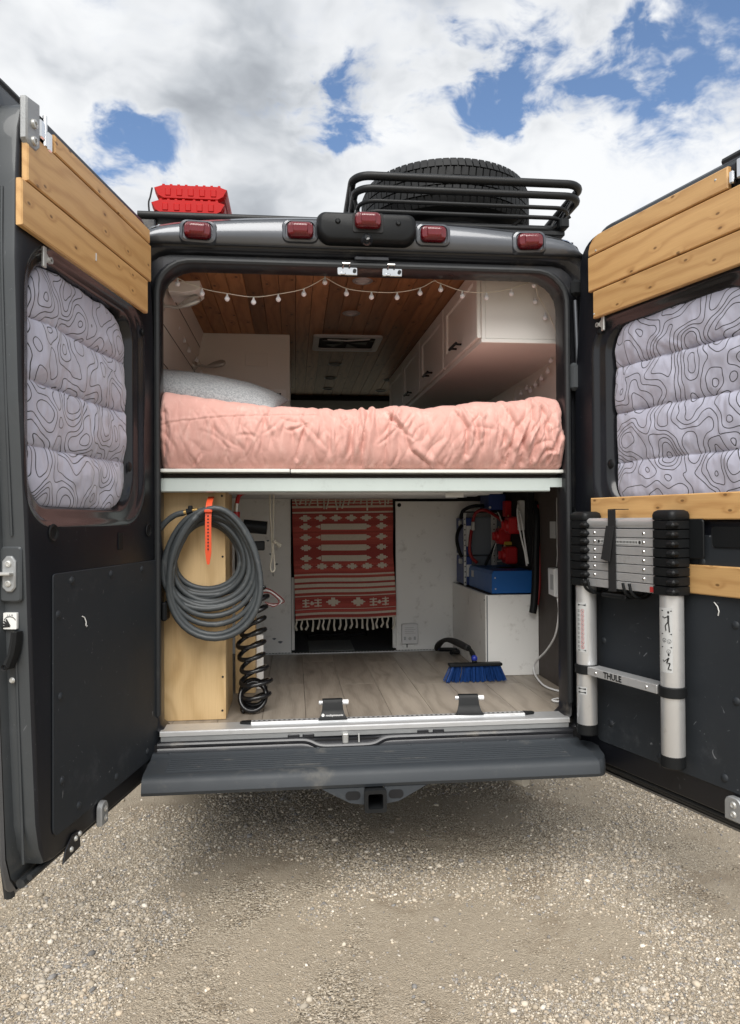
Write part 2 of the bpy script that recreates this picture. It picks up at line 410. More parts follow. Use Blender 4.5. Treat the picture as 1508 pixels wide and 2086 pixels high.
# ------------------------------------------------------------------ mesh helpers
I4 = Matrix.Identity(4)
W = {}
class MB:
    def __init__(s):
        s.v = []
        s.f = []
        s.M = None
    def add(s, vs, fs):
        o = len(s.v)
        if s.M is not None:
            vs = [tuple(s.M @ Vector(p)) for p in vs]
        s.v.extend([tuple(p) for p in vs])
        s.f.extend([tuple(i + o for i in f) for f in fs])
        return s
    def box(s, c, h, b=0.0):
        """centre, half sizes, chamfer"""
        cx, cy, cz = c
        hx, hy, hz = h
        if b <= 0:
            vs = [(cx + a * hx, cy + d * hy, cz + e * hz) for a in (-1, 1) for d in (-1, 1) for e in (-1, 1)]
            fs = [(0, 1, 3, 2), (4, 6, 7, 5), (0, 4, 5, 1), (2, 3, 7, 6), (0, 2, 6, 4), (1, 5, 7, 3)]
            return s.add(vs, fs)
        b = min(b, hx * .95, hy * .95, hz * .95)
        idx = {}
        vs = []
        for a in (-1, 1):
            for d in (-1, 1):
                for e in (-1, 1):
                    for k in range(3):
                        p = [a * (hx - b), d * (hy - b), e * (hz - b)]
                        p[k] = (a * hx, d * hy, e * hz)[k]
                        idx[(a, d, e, k)] = len(vs)
                        vs.append((cx + p[0], cy + p[1], cz + p[2]))
        fs = []
        for k in range(3):
            o1, o2 = [(1, 2), (0, 2), (0, 1)][k]
            for sg in (-1, 1):
                q = []
                for (p1, p2) in ((-1, -1), (1, -1), (1, 1), (-1, 1)):
                    t_ = [0, 0, 0]
                    t_[k], t_[o1], t_[o2] = sg, p1, p2
                    q.append(idx[(*t_, k)])
                fs.append(tuple(q))
        for k in range(3):
            o1, o2 = [(1, 2), (0, 2), (0, 1)][k]
            for p1 in (-1, 1):
                for p2 in (-1, 1):
                    a_ = [0, 0, 0]
                    a_[o1], a_[o2] = p1, p2
                    l, h_ = list(a_), list(a_)
                    l[k], h_[k] = -1, 1
                    fs.append((idx[(*l, o1)], idx[(*h_, o1)], idx[(*h_, o2)], idx[(*l, o2)]))
        for a in (-1, 1):
            for d in (-1, 1):
                for e in (-1, 1):
                    fs.append((idx[(a, d, e, 0)], idx[(a, d, e, 1)], idx[(a, d, e, 2)]))
        return s.add(vs, fs)
    def bx(s, x0, x1, y0, y1, z0, z1, b=0.0):
        return s.box(((x0 + x1) / 2, (y0 + y1) / 2, (z0 + z1) / 2), (abs(x1 - x0) / 2, abs(y1 - y0) / 2, abs(z1 - z0) / 2), b)
    def tube(s, path, r, n=8, closed=False, caps=True):
        P = [Vector(p) for p in path]
        m = len(P)
        rr = list(r) if hasattr(r, '__len__') else [r] * m
        T = []
        for i in range(m):
            a = P[(i - 1) % m] if (closed or i > 0) else P[0]
            c = P[(i + 1) % m] if (closed or i < m - 1) else P[-1]
            d = (c - a)
            T.append(d.normalized() if d.length > 1e-9 else Vector((0, 0, 1)))
        ref = Vector((0, 0, 1)) if abs(T[0].z) < .9 else Vector((1, 0, 0))
        N = (ref - T[0] * ref.dot(T[0])).normalized()
        vs, fs = [], []
        for i in range(m):
            N = (N - T[i] * N.dot(T[i]))
            N = N.normalized() if N.length > 1e-9 else T[i].orthogonal().normalized()
            Bn = T[i].cross(N)
            for k in range(n):
                a = 2 * math.pi * k / n
                vs.append(P[i] + (N * math.cos(a) + Bn * math.sin(a)) * rr[i])
        for i in range(m if closed else m - 1):
            j = (i + 1) % m
            for k in range(n):
                k2 = (k + 1) % n
                fs.append((i * n + k, i * n + k2, j * n + k2, j * n + k))
        if caps and not closed:
            fs.append(tuple(range(n - 1, -1, -1)))
            fs.append(tuple(range((m - 1) * n, m * n)))
        return s.add(vs, fs)
    def lathe(s, prof, n=24, c=(0, 0, 0), axis='z', cap=False):
        """profile of (radius, height) along the axis"""
        vs, fs = [], []
        for (r, h) in prof:
            for k in range(n):
                a = 2 * math.pi * k / n
                x, y = r * math.cos(a), r * math.sin(a)
                p = {'z': (x, y, h), 'y': (x, h, y), 'x': (h, x, y)}[axis]
                vs.append((p[0] + c[0], p[1] + c[1], p[2] + c[2]))
        for i in range(len(prof) - 1):
            for k in range(n):
                k2 = (k + 1) % n
                fs.append((i * n + k, i * n + k2, (i + 1) * n + k2, (i + 1) * n + k))
        if cap:
            fs.append(tuple(range(n)))
            fs.append(tuple(range((len(prof) - 1) * n, len(prof) * n)))
        return s.add(vs, fs)
    def prism(s, poly, d0, d1, axis='y', b=0.0):
        """polygon in the two other axes (x,z for y; y,z for x; x,y for z) extruded along axis"""
        poly = list(poly)
        def pt(p, d):
            return {'y': (p[0], d, p[1]), 'x': (d, p[0], p[1]), 'z': (p[0], p[1], d)}[axis]
        n = len(poly)
        if b > 0:
            cx = sum(p[0] for p in poly) / n
            cy = sum(p[1] for p in poly) / n
            ins = []
            for i in range(n):
                p0, p1, p2 = Vector(poly[i - 1]), Vector(poly[i]), Vector(poly[(i + 1) % n])
                e1, e2 = (p1 - p0).normalized(), (p2 - p1).normalized()
                n1, n2 = Vector((-e1.y, e1.x)), Vector((-e2.y, e2.x))
                q = n1 + n2
                q = q / max(.3, q.dot(n1)) if q.length > 1e-6 else n1
                if q.dot(Vector((cx, cy)) - p1) < 0 and False:
                    q = -q
                ins.append(q)
            area = sum(poly[i - 1][0] * poly[i][1] - poly[i][0] * poly[i - 1][1] for i in range(n))
            sg = 1 if area > 0 else -1
            small = [(poly[i][0] + sg * ins[i].x * b, poly[i][1] + sg * ins[i].y * b) for i in range(n)]
            sd = 1 if d1 > d0 else -1
            rings = [[pt(p, d0) for p in small], [pt(p, d0 + sd * b) for p in poly], [pt(p, d1 - sd * b) for p in poly], [pt(p, d1) for p in small]]
        else:
            rings = [[pt(p, d0) for p in poly], [pt(p, d1) for p in poly]]
        return s.loft(rings, cap=True)
    def loft(s, rings, closed=True, cap=False):
        n = len(rings[0])
        vs = [p for r in rings for p in r]
        fs = []
        for i in range(len(rings) - 1):
            for k in range(n if closed else n - 1):
                k2 = (k + 1) % n
                fs.append((i * n + k, i * n + k2, (i + 1) * n + k2, (i + 1) * n + k))
        if cap:
            fs.append(tuple(range(n)))
            fs.append(tuple(range((len(rings) - 1) * n, len(rings) * n)))
        return s.add(vs, fs)
    def grid(s, P):
        nu, nv = P.shape[:2]
        o = np.arange(nu * nv).reshape(nu, nv)
        q = np.stack([o[:-1, :-1], o[1:, :-1], o[1:, 1:], o[:-1, 1:]], -1).reshape(-1, 4)
        return s.add([tuple(p) for p in P.reshape(-1, 3).tolist()], [tuple(x) for x in q.tolist()])
    def ball(s, c, r, n=10, m=7, sc=(1, 1, 1)):
        prof = [(math.sin(math.pi * i / m), -math.cos(math.pi * i / m)) for i in range(m + 1)]
        vs, fs = [], []
        for (a, h) in prof:
            a = max(a, 1e-4)
            for k in range(n):
                t_ = 2 * math.pi * k / n
                vs.append((c[0] + r * sc[0] * a * math.cos(t_), c[1] + r * sc[1] * a * math.sin(t_), c[2] + r * sc[2] * h))
        for i in range(m):
            for k in range(n):
                k2 = (k + 1) % n
                fs.append((i * n + k, i * n + k2, (i + 1) * n + k2, (i + 1) * n + k))
        return s.add(vs, fs)

def put(mb, name, mat, parent=None, M=None, smooth=35, recalc=True, label=None, cat=None, group=None, kind=None):
    """link one mesh object; vertices are world coordinates unless a frame M is given"""
    if M is None:
        if parent is not None:
            M = W[parent.name]
            if M != I4:
                Mi = M.inverted()
                mb.v = [tuple(Mi @ Vector(p)) for p in mb.v]
        else:
            a = np.array(mb.v)
            lo, hi = a.min(0), a.max(0)
            c = Vector(((lo[0] + hi[0]) / 2, (lo[1] + hi[1]) / 2, lo[2]))
            mb.v = (a - np.array(c)).tolist()
            M = Matrix.Translation(c)
    me = bpy.data.meshes.new(name)
    me.from_pydata(mb.v, [], mb.f)
    if recalc:
        bm = bmesh.new()
        bm.from_mesh(me)
        bmesh.ops.recalc_face_normals(bm, faces=bm.faces)
        bm.to_mesh(me)
        bm.free()
    me.materials.append(MATS[mat])
    if smooth:
        me.polygons.foreach_set('use_smooth', [True] * len(me.polygons))
        if smooth < 180:
            me.set_sharp_from_angle(angle=R(smooth))
    return link(me, name, parent, M, label, cat, group, kind)
def link(me, name, parent=None, M=I4, label=None, cat=None, group=None, kind=None):
    o = bpy.data.objects.new(name, me)
    COL.objects.link(o)
    if parent is not None:
        o.parent = parent
        o.matrix_basis = W[parent.name].inverted() @ M
    else:
        o.matrix_basis = M
    W[o.name] = M.copy()
    tag(o, label, cat, group, kind)
    return o
def tag(o, label=None, cat=None, group=None, kind=None):
    if label: o['label'] = label
    if cat: o['category'] = cat
    if group: o['group'] = group
    if kind: o['kind'] = kind
    return o
def thing(name, label, cat, loc=(0, 0, 0), M=None, group=None):
    return link(None, name, None, M if M is not None else Matrix.Translation(Vector(loc)), label, cat, group)
def share(src, name, parent, M):
    return link(src.data, name, parent, M)
def rot(ax, ang, loc=(0, 0, 0)):
    return Matrix.Translation(Vector(loc)) @ Matrix.Rotation(ang, 4, ax)
def rrect(x0, x1, z0, z1, r, n=6):
    """rounded rectangle; r = one radius or (bl, br, tr, tl)"""
    if not hasattr(r, '__len__'):
        r = (r,) * 4
    pts = []
    for (cx, cz, rr, a0) in ((x0 + r[0], z0 + r[0], r[0], 180), (x1 - r[1], z0 + r[1], r[1], 270), (x1 - r[2], z1 - r[2], r[2], 0), (x0 + r[3], z1 - r[3], r[3], 90)):
        for i in range(n + 1):
            a = R(a0 + 90 * i / n)
            pts.append((cx + rr * math.cos(a), cz + rr * math.sin(a)))
    return pts
def catmull(pts, k=8, closed=False):
    P = [Vector(p) for p in pts]
    n = len(P)
    out = []
    for i in range(n if closed else n - 1):
        if closed:
            a, b_, c, d = P[i - 1], P[i], P[(i + 1) % n], P[(i + 2) % n]
        else:
            a, b_, c, d = P[max(i - 1, 0)], P[i], P[i + 1], P[min(i + 2, n - 1)]
        for j in range(k):
            u = j / k
            out.append(.5 * ((2 * b_) + (c - a) * u + (2 * a - 5 * b_ + 4 * c - d) * u * u + (3 * b_ - a - 3 * c + d) * u ** 3))
    if not closed:
        out.append(P[-1])
    return out
def text_mb(txt, size, ext=.0004, bold=0.0, shear=0.0):
    """letters as a flat mesh in the x/z plane, centred"""
    cu = bpy.data.curves.new('t', 'FONT')
    cu.body = txt
    cu.size = size
    cu.extrude = ext
    cu.offset = bold
    cu.shear = shear
    cu.align_x = 'CENTER'
    cu.align_y = 'CENTER'
    cu.resolution_u = 3
    ob = bpy.data.objects.new('t', cu)
    COL.objects.link(ob)
    dg = bpy.context.evaluated_depsgraph_get()
    me = bpy.data.meshes.new_from_object(ob.evaluated_get(dg))
    mb = MB()
    mb.add([(v.co.x, -v.co.z, v.co.y) for v in me.vertices], [tuple(p.vertices) for p in me.polygons])
    bpy.data.objects.remove(ob)
    bpy.data.meshes.remove(me)
    bpy.data.curves.remove(cu)
    return mb
# numpy value noise
def vnoise(x, y, seed=0):
    x = np.asarray(x, float) + 1000
    y = np.asarray(y, float) + 1000
    xi, yi = np.floor(x).astype(np.int64), np.floor(y).astype(np.int64)
    fx, fy = x - xi, y - yi
    fx, fy = fx * fx * (3 - 2 * fx), fy * fy * (3 - 2 * fy)
    def h(i, j):
        k = (i * 374761393 + j * 668265263 + seed * 1442695041) & 0x7fffffff
        k = ((k ^ (k >> 13)) * 1274126177) & 0x7fffffff
        return ((k ^ (k >> 16)) & 0xffff) / 65535.0
    return (h(xi, yi) * (1 - fx) + h(xi + 1, yi) * fx) * (1 - fy) + (h(xi, yi + 1) * (1 - fx) + h(xi + 1, yi + 1) * fx) * fy
def fbm(x, y, oct=4, seed=0, g=.5):
    s_, a, t_ = 0, 1, 0
    for i in range(oct):
        s_ = s_ + a * vnoise(x * 2 ** i, y * 2 ** i, seed + i * 17)
        t_ += a
        a *= g
    return s_ / t_
def ridged(x, y, oct=3, seed=0):
    s_, a, t_ = 0, 1, 0
    for i in range(oct):
        s_ = s_ + a * (1 - np.abs(2 * vnoise(x * 2 ** i, y * 2 ** i, seed + i * 31) - 1))
        t_ += a
        a *= .5
    return s_ / t_

# ================================================================== GROUND
gm = MB()
far = [(-400, -400), (400, -400), (400, 600), (-400, 600)]
xs = np.linspace(-5, 5, 260)
ys = np.linspace(-3.2, 6, 240)
X, Y = np.meshgrid(xs, ys, indexing='ij')
Zg = (fbm(X * 1.3, Y * 1.3, 4, 3) - .5) * .030 + (fbm(X * 9, Y * 9, 3, 9) - .5) * .010
edge = np.minimum(np.minimum(X + 5, 5 - X), np.minimum(Y + 3.2, 6 - Y))
Zg = Zg * np.clip(edge / .8, 0, 1) - .0
gm.grid(np.stack([X, Y, Zg], -1))
nb = len(gm.v)
gm.v += [(-400, -400, 0), (400, -400, 0), (400, 600, 0), (-400, 600, 0)]
# outer sheet joined to the border of the fine grid
def gi(i, j):
    return i * 240 + j
bord = [gi(0, 0), gi(259, 0), gi(259, 239), gi(0, 239)]
bot = [gi(i, 0) for i in range(260)]
rgt = [gi(259, j) for j in range(240)]
top_ = [gi(i, 239) for i in range(259, -1, -1)]
lft = [gi(0, j) for j in range(239, -1, -1)]
gm.f += [tuple([nb, nb + 1] + bot[::-1]), tuple([nb + 1, nb + 2] + rgt[::-1]), tuple([nb + 2, nb + 3] + top_[::-1]), tuple([nb + 3, nb] + lft[::-1])]
put(gm, 'ground', 'gravel_ground', M=I4, smooth=180, recalc=False, kind='structure', label='dusty gravel ground of the parking area')
def gz(x, y):
    e = np.minimum(np.minimum(x + 5, 5 - x), np.minimum(y + 3.2, 6 - y))
    return ((fbm(x * 1.3, y * 1.3, 4, 3) - .5) * .030 + (fbm(x * 9, y * 9, 3, 9) - .5) * .010) * np.clip(e / .8, 0, 1)
# loose stones (nobody could count them)
def stones(n, smin, smax, ico, seed, ylo, yhi, xlo, xhi, power):
    g = np.random.default_rng(seed)
    bm = bmesh.new()
    if ico:
        bmesh.ops.create_icosphere(bm, subdivisions=ico, radius=1)
    else:
        for p_ in ((1, 0, 0), (-1, 0, 0), (0, 1, 0), (0, -1, 0), (0, 0, 1), (0, 0, -1)):
            bm.verts.new(p_)
        bmesh.ops.convex_hull(bm, input=bm.verts)
        bm.verts.index_update()
    bv = np.array([v.co[:] for v in bm.verts])
    bf = np.array([[v.index for v in f.verts] for f in bm.faces])
    bm.free()
    py = g.uniform(ylo, yhi, n * 3) + (g.uniform(0, 1, n * 3) ** 5 - .02) * .6
    px = -.2833 + .104 * (py + 2.774) + g.uniform(-1, 1, n * 3) * (.56 * (py + 2.774) + .12) * (1 + .9 * g.uniform(0, 1, n * 3) ** 4)
    dens = fbm(px * 2.1, py * 2.1, 4, 40) 
    keep = g.uniform(0, 1, n * 3) < np.clip((dens - .40) * 4.2, .04, 1)
    px, py = px[keep][:n], py[keep][:n]
    n = len(px)
    size = smin + (smax - smin) * g.uniform(0, 1, n) ** power
    sc = size[:, None] * np.stack([g.uniform(.75, 1.25, n), g.uniform(.6, 1.0, n), g.uniform(.42, .75, n)], 1)
    ang = g.uniform(0, 2 * np.pi, n)
    jit = 1 + g.uniform(-.32, .30, (n, len(bv)))
    V = bv[None] * jit[..., None] * sc[:, None]
    ca, sa = np.cos(ang)[:, None], np.sin(ang)[:, None]
    Vx, Vy = V[..., 0] * ca - V[..., 1] * sa, V[..., 0] * sa + V[..., 1] * ca
    V = np.stack([Vx + px[:, None], Vy + py[:, None], V[..., 2] + (gz(px, py) + sc[:, 2] * .30)[:, None]], -1)
    Fc = bf[None] + (np.arange(n) * len(bv))[:, None, None]
    pal = np.array([(.48, .415, .325), (.56, .495, .40), (.40, .34, .26), (.36, .325, .285), (.25, .24, .23), (.46, .38, .285), (.68, .62, .53), (.44, .39, .325)])
    ci = g.choice(len(pal), n, p=[.2, .17, .18, .12, .08, .12, .06, .07])
    colr = pal[ci] * g.uniform(.62, 1.22, (n, 1))
    return V.reshape(-1, 3), Fc.reshape(-1, 3), np.repeat(colr, len(bf) , 0)
Vs, Fs, Cs, o_ = [], [], [], 0
for args in ((9000, .0040, .0085, 1, 7, -1.25, 1.2, -1.9, 2.2, 1.6), (2400, .0050, .0150, 1, 1, -1.25, 1.4, -1.9, 2.2, 3.0), (46000, .0023, .0064, 1, 2, -1.2, 1.1, -1.8, 2.1, 1.5), (60000, .0018, .0038, 0, 3, -1.2, .5, -1.4, 1.6, 1.0)):
    v_, f_, c_ = stones(*args)
    Vs.append(v_); Fs.append(f_ + o_); Cs.append(c_); o_ += len(v_)
Vs, Fs, Cs = np.concatenate(Vs), np.concatenate(Fs), np.concatenate(Cs)
me = bpy.data.meshes.new('gravel')
me.vertices.add(len(Vs)); me.vertices.foreach_set('co', Vs.ravel())
me.loops.add(len(Fs) * 3); me.loops.foreach_set('vertex_index', Fs.ravel().astype(np.int32))
me.polygons.add(len(Fs)); me.polygons.foreach_set('loop_start', np.arange(0, len(Fs) * 3, 3, dtype=np.int32))
me.update(calc_edges=True)
ca = me.color_attributes.new('Col', 'FLOAT_COLOR', 'CORNER')
ca.data.foreach_set('color', np.concatenate([np.repeat(Cs, 3, 0), np.ones((len(Cs) * 3, 1))], 1).ravel())
me.materials.append(MATS['stone'])
link(me, 'gravel', None, I4, label='loose pale gravel strewn over the brown ground', kind='stuff', cat='gravel')

# ================================================================== VAN BODY
van = thing('camper_van', 'dark grey high-roof camper van with both rear doors open', 'van')
def star(poly, N, c=(0.0, 1.45)):
    """resample a closed polygon at N equal angles about c"""
    P = np.array(poly) - np.array(c)
    A, B = P, np.roll(P, -1, 0)
    out = []
    for k in range(N):
        a = 2 * math.pi * k / N
        d = np.array((math.cos(a), math.sin(a)))
        e = B - A
        den = d[0] * e[:, 1] - d[1] * e[:, 0]
        den = np.where(np.abs(den) < 1e-12, 1e-12, den)
        t_ = (A[:, 0] * e[:, 1] - A[:, 1] * e[:, 0]) / den
        u_ = (A[:, 0] * d[1] - A[:, 1] * d[0]) / den
        ok = (t_ > 0) & (u_ >= -1e-9) & (u_ <= 1 + 1e-9)
        tt = t_[ok].max() if ok.any() else .1
        out.append((c[0] + d[0] * tt, c[1] + d[1] * tt))
    return out
HALF = [(.82, .40), (.88, .46), (.895, .62), (.905, 1.2), (.895, 1.9), (.875, 2.33), (.862, 2.395), (.84, 2.436), (.80, 2.458), (.72, 2.473), (.64, 2.483), (.45, 2.498), (.25, 2.508), (0, 2.513)]
def section(dx, dz, zs=1.0):
    h = [(x + dx * (1 if x > .1 else 0) * min(1, x / .8), .40 + (z - .40) * zs + dz * max(0, min(1, (z - 2.2) / .3))) for x, z in HALF]
    return h + [(-x, z) for x, z in h[-2::-1]]
b_ = MB()
secs = [(0.0, 0, 0, 1), (.03, .012, .018, 1), (.10, .035, .030, 1), (.30, .075, .042, 1), (.8, .09, .05, 1), (3.6, .09, .06, 1), (4.55, .08, .02, .98), (5.0, .05, -.2, .72), (5.15, .03, -.3, .52), (5.6, -.05, -.35, .42)]
rings = [[(x, y, z) for x, z in section(dx, dz, zs)] for y, dx, dz, zs in secs]
nn_ = len(rings[0])
for i_ in range(len(rings) - 1):
    two = MB().loft([rings[i_], rings[i_ + 1]], closed=True)
    if i_ == 6:      # windscreen opening
        two.f = [f_ for f_ in two.f if max(two.v[k_][2] for k_ in f_) < 1.75]
    o_b = len(b_.v)
    b_.v += two.v
    b_.f += [tuple(k_ + o_b for k_ in f_) for f_ in two.f]
b_.f.append(tuple(range(len(b_.v) - len(rings[0]), len(b_.v))))
put(b_, 'body_shell', 'body_paint', van, smooth=40)
wsq = MB().loft([rings[6], rings[7]], closed=True)
wsq.f = [f_ for f_ in wsq.f if max(wsq.v[k_][2] for k_ in f_) >= 1.75]
put(wsq, 'windscreen', 'clear_glass', van)
# rear roof band above the header line
band_lo = [(x, 2.396) for x in np.linspace(-.862, .862, 41)]
def rooftop(x):
    ax = abs(x)
    pts = HALF[::-1]
    return float(np.interp(ax, [p[0] for p in pts if p[1] > 2.39], [p[1] for p in pts if p[1] > 2.39]))
rows = []
for k, (f, y) in enumerate([(0, .004), (0, -.006), (.12, -.016), (.5, -.021), (.85, -.014), (1.0, .002)]):
    rows.append([(x, y, 2.396 + f * (rooftop(x) - 2.396)) for x, _ in band_lo])
put(MB().loft(rows, closed=False), 'roof_band', 'body_paint', van, smooth=60)
# door frame: nested rings from the opening out to the body edge
N = 220
def exp_(d, dt, db, r):
    return rrect(-.785 - d, .785 + d, .572 - db, 2.325 + dt, r, 8)
fr_rings = [(exp_(0, 0, 0, (.03, .03, .12, .12)), .10), (exp_(0, 0, 0, (.03, .03, .12, .12)), .0),
            (exp_(.010, .008, .01, (.03, .03, .125, .125)), -.010), (exp_(.028, .018, .012, (.03, .03, .13, .13)), .004),
            (exp_(.034, .022, .012, (.03, .03, .13, .13)), .026), (exp_(.058, .040, .03, (.03, .03, .10, .10)), .026),
            (exp_(.064, .044, .04, (.03, .03, .08, .08)), .006), (exp_(.072, .056, .05, (.03, .03, .07, .07)), -.004),
            (exp_(.078, .058, .06, (.03, .03, .06, .06)), .010)]
out_poly = [(min(abs(x), .9) * (1 if x > 0 else -1), min(z, 2.396)) for x, z in section(0, 0)]
L = [[(x, y, z) for x, z in star(p, N)] for p, y in fr_rings]
L.append([(x, .002, z) for x, z in star(out_poly, N)])
put(MB().loft(L), 'rear_door_frame', 'frame_paint', van, smooth=50)
# weather seal round the opening
seal = [(x, -.014, z) for x, z in star(exp_(.004, .004, .0, (.03, .03, .125, .125)), N)]
ks_ = [i for i, p in enumerate(seal) if p[2] < .60]
seal = seal[max(ks_) + 1:] + seal[:min(ks_)]
put(MB().tube(seal, .0115, 8), 'weather_seal', 'rubber', van)
# raised pressing and hinge plate on the right jamb, matching one on the left
for sx in (1, -1):
    p = put(MB().bx(sx * .800, sx * .862, -.024, .016, 1.862, 1.972, .012), 'hinge_plate', 'door_edge_paint', van)
    put(MB().bx(sx * .806, sx * .858, -.030, .0, 2.235, 2.30, .012), 'hinge_cap', 'black_plastic', van)
    h_ = MB().bx(sx * .846, sx * .884, -.04, .0, 1.90, 1.94, .006)
    h_.tube([(sx * .872, -.034, 1.86), (sx * .872, -.034, 1.975)], .010, 10)
    put(h_, 'door_hinge', 'frame_paint', van)
    h_ = MB().bx(sx * .840, sx * .878, -.04, .0, .86, .90, .006)
    h_.tube([(sx * .866, -.034, .82), (sx * .866, -.034, .935)], .010, 10)
    put(h_, 'door_hinge', 'frame_paint', van)
    put(MB().tube(catmull([(sx * .826, -.008, 2.22), (sx * .832, -.012, 2.0), (sx * .838, -.010, 1.84), (sx * .840, -.012, 1.55), (sx * .836, -.012, 1.45), (sx * .846, -.012, 1.42)], 6), .008, 8), 'drain_channel', 'body_paint', van)
    put(MB().tube(catmull([(sx * .872, -.004, 2.385), (sx * .882, -.006, 2.2), (sx * .890, -.006, 1.98), (sx * .893, -.006, 1.88)], 6), .010, 8), 'body_corner_flange', 'body_paint', van)
    put(MB().tube(catmull([(sx * .884, -.006, 1.84), (sx * .890, -.008, 1.70), (sx * .890, -.008, 1.46)], 6), .009, 8), 'body_corner_flange', 'body_paint', van)
    put(MB().tube(catmull([(sx * .848, -.006, 1.855), (sx * .852, -.012, 1.70), (sx * .856, -.012, 1.50), (sx * .866, -.012, 1.40)], 6), .006, 8), 'jamb_rib', 'gloss_paint', van)
    tl = MB().prism(rrect(sx * .862 if sx > 0 else -.896, sx * .896 if sx > 0 else -.862, .92, 1.45, .012), -.012, .06, 'y', .004)
    put(tl, 'tail_lamp', 'red_lens', van)
    st = MB().prism([(sx * .812, .62), (sx * .838, .64), (sx * .84, .90), (sx * .825, 1.0), (sx * .83, 1.25), (sx * .822, 1.38), (sx * .812, 1.40)], -.022, .01, 'y', .004)
    put(st, 'jamb_cover', 'black_plastic', van)
# header strikers
for x in (-.078, .094):
    s_ = MB().prism(rrect(x - .038, x + .038, 2.288, 2.318, .004), -.030, -.022, 'y', .002)
    s_.tube([(x - .018, -.028, 2.315), (x - .018, -.042, 2.328), (x + .006, -.042, 2.328), (x + .006, -.028, 2.315)], .0045, 8)
    s_.bx(x - .026, x - .008, -.034, -.024, 2.288, 2.298, .002)
    p = put(s_, 'door_striker', 'chrome', van)
    put(MB().lathe([(.0001, -.036), (.007, -.036), (.007, -.026)], 12, (x + .027, 0, 2.304), 'y'), 'striker_bolt', 'black_plastic', p)
put(MB().bx(-.05, .085, -.012, .0, 2.352, 2.37, .004), 'header_plate', 'frame_paint', van)
# clearance lamps
lamp0 = None
def lamp_mesh():
    q = MB()
    q.loft([[(x, y, z) for x, z in rrect(-w_, w_, -h_, h_, r_, 5)] for w_, h_, r_, y in ((.050, .030, .020, .0), (.050, .030, .020, -.012), (.046, .026, .018, -.022), (.028, .022, .008, -.028), (.026, .012, .006, -.034), (.025, .009, .005, -.034))], cap=True)
    return q
def pad_mesh():
    return MB().loft([[(x, y, z) for x, z in rrect(-w_, w_, -h_, h_, r_, 5)] for w_, h_, r_, y in ((.072, .046, .026, .012), (.066, .041, .026, -.004), (.056, .035, .022, -.008), (.054, .033, .02, .0))], cap=True)
for i, (x, z) in enumerate([(-.637, 2.437), (-.256, 2.452), (.254, 2.455), (.637, 2.440)]):
    M = Matrix.Translation((x, -.022, z)) @ Matrix.Rotation(R(-2.5 if x > .5 else 2.5 if x < -.5 else 0), 4, 'Y')
    if lamp0 is None:
        pad0 = put(pad_mesh(), 'lamp_pad', 'body_paint', van, M=M)
        lamp0 = put(lamp_mesh(), 'clearance_lamp', 'red_lens', van, M=M @ Matrix.Translation((0, -.004, 0)))
    else:
        share(pad0, 'lamp_pad', van, M)
        share(lamp0, 'clearance_lamp', van, M @ Matrix.Translation((0, -.004, 0)))
# high brake lamp and camera housing
hs = MB().loft([[(x, y, z) for x, z in rrect(-.195 + d, .187 - d, 2.404 + d * .8, 2.522 - d * .6, (.05 - d * .3, .05 - d * .3, .03, .03), 6)] for d, y in ((0, .02), (0, -.030), (.004, -.045), (.012, -.056), (.02, -.060))], cap=True)
hous = put(hs, 'brake_lamp_housing', 'black_plastic', van, smooth=30)
put(MB().prism(rrect(-.060, .056, 2.440, 2.514, .008), -.0605, -.064, 'y', .001), 'lamp_recess', 'black_matte', hous)
share(lamp0, 'brake_lamp', hous, Matrix.Translation((-.003, -.064, 2.482)))
for x in (-.116, .114):
    sc_ = MB().lathe([(.0001, -.066), (.006, -.066), (.007, -.064), (.011, -.0605)], 14, (x, 0, 2.480), 'y')
    put(sc_, 'housing_screw', 'black_plastic', hous)
cm_ = MB().lathe([(.0001, -.076), (.009, -.078), (.013, -.072), (.020, -.064), (.024, -.056)], 18, (-.006, 0, 2.416), 'y')
put(cm_, 'reversing_camera', 'glass_dark', hous)
# sill: aluminium threshold, painted lip, bumper step
sl = MB()
sl.prism([(.07, .582), (-.026, .582), (-.031, .578), (-.031, .564), (.07, .564)], -.779, .779, 'x')
sill = put(sl, 'sill_trim', 'aluminium', van, smooth=25)
put(MB().bx(-.777, .777, -.028, .03, .543, .563, .002), 'sill_face', 'cast_alloy', sill, smooth=0)
for x in (-.735, -.13, .315):
    put(MB().ball((x, -.008, .5805), .0045, 8, 5, (1, 1, .3)), 'sill_screw', 'zinc', sill)
def lipz(x):
    g_ = 1 / (1 + math.exp(-(x + .215) / .012)) * (1 - 1 / (1 + math.exp(-(x - .03) / .012)))
    return g_
lp, lp2 = [], []
for x in np.linspace(-.785, .785, 160):
    g_ = lipz(x)
    lp.append((x, -.040 - .018 * g_, .534 - .020 * g_))
lip = put(MB().tube(lp, .0115, 10), 'sill_lip', 'frame_paint', van)
pln = MB()
pln.loft([[(x, y - .018 * lipz(x) * k, z - .020 * lipz(x) * k) for x in np.linspace(-.785, .785, 160)] for y, z, k in ((-.0, .549, 0), (-.028, .543, .7), (-.046, .530, 1), (-.052, .505, 1), (-.05, .46, .4))], closed=False)
put(pln, 'lower_frame_panel', 'frame_paint', van, smooth=60)
ps_ = MB().bx(-.108, -.086, -.050, -.020, .520, .556, .003)
ps_.tube([(-.047, -.046, .556), (-.047, -.058, .515)], .003, 8)
put(ps_, 'latch_striker', 'zinc', van)
for x in (-.29, -.235, .20, .26):
    put(MB().bx(x - .022, x + .022, -.032, -.018, .541, .556, .003), 'sill_clip', 'frame_paint', van)
prof = [(-.045, .512), (-.072, .514), (-.082, .508), (-.100, .503), (-.228, .496), (-.246, .492), (-.258, .484), (-.264, .474), (-.270, .446), (-.264, .434), (-.245, .428), (-.05, .428)]
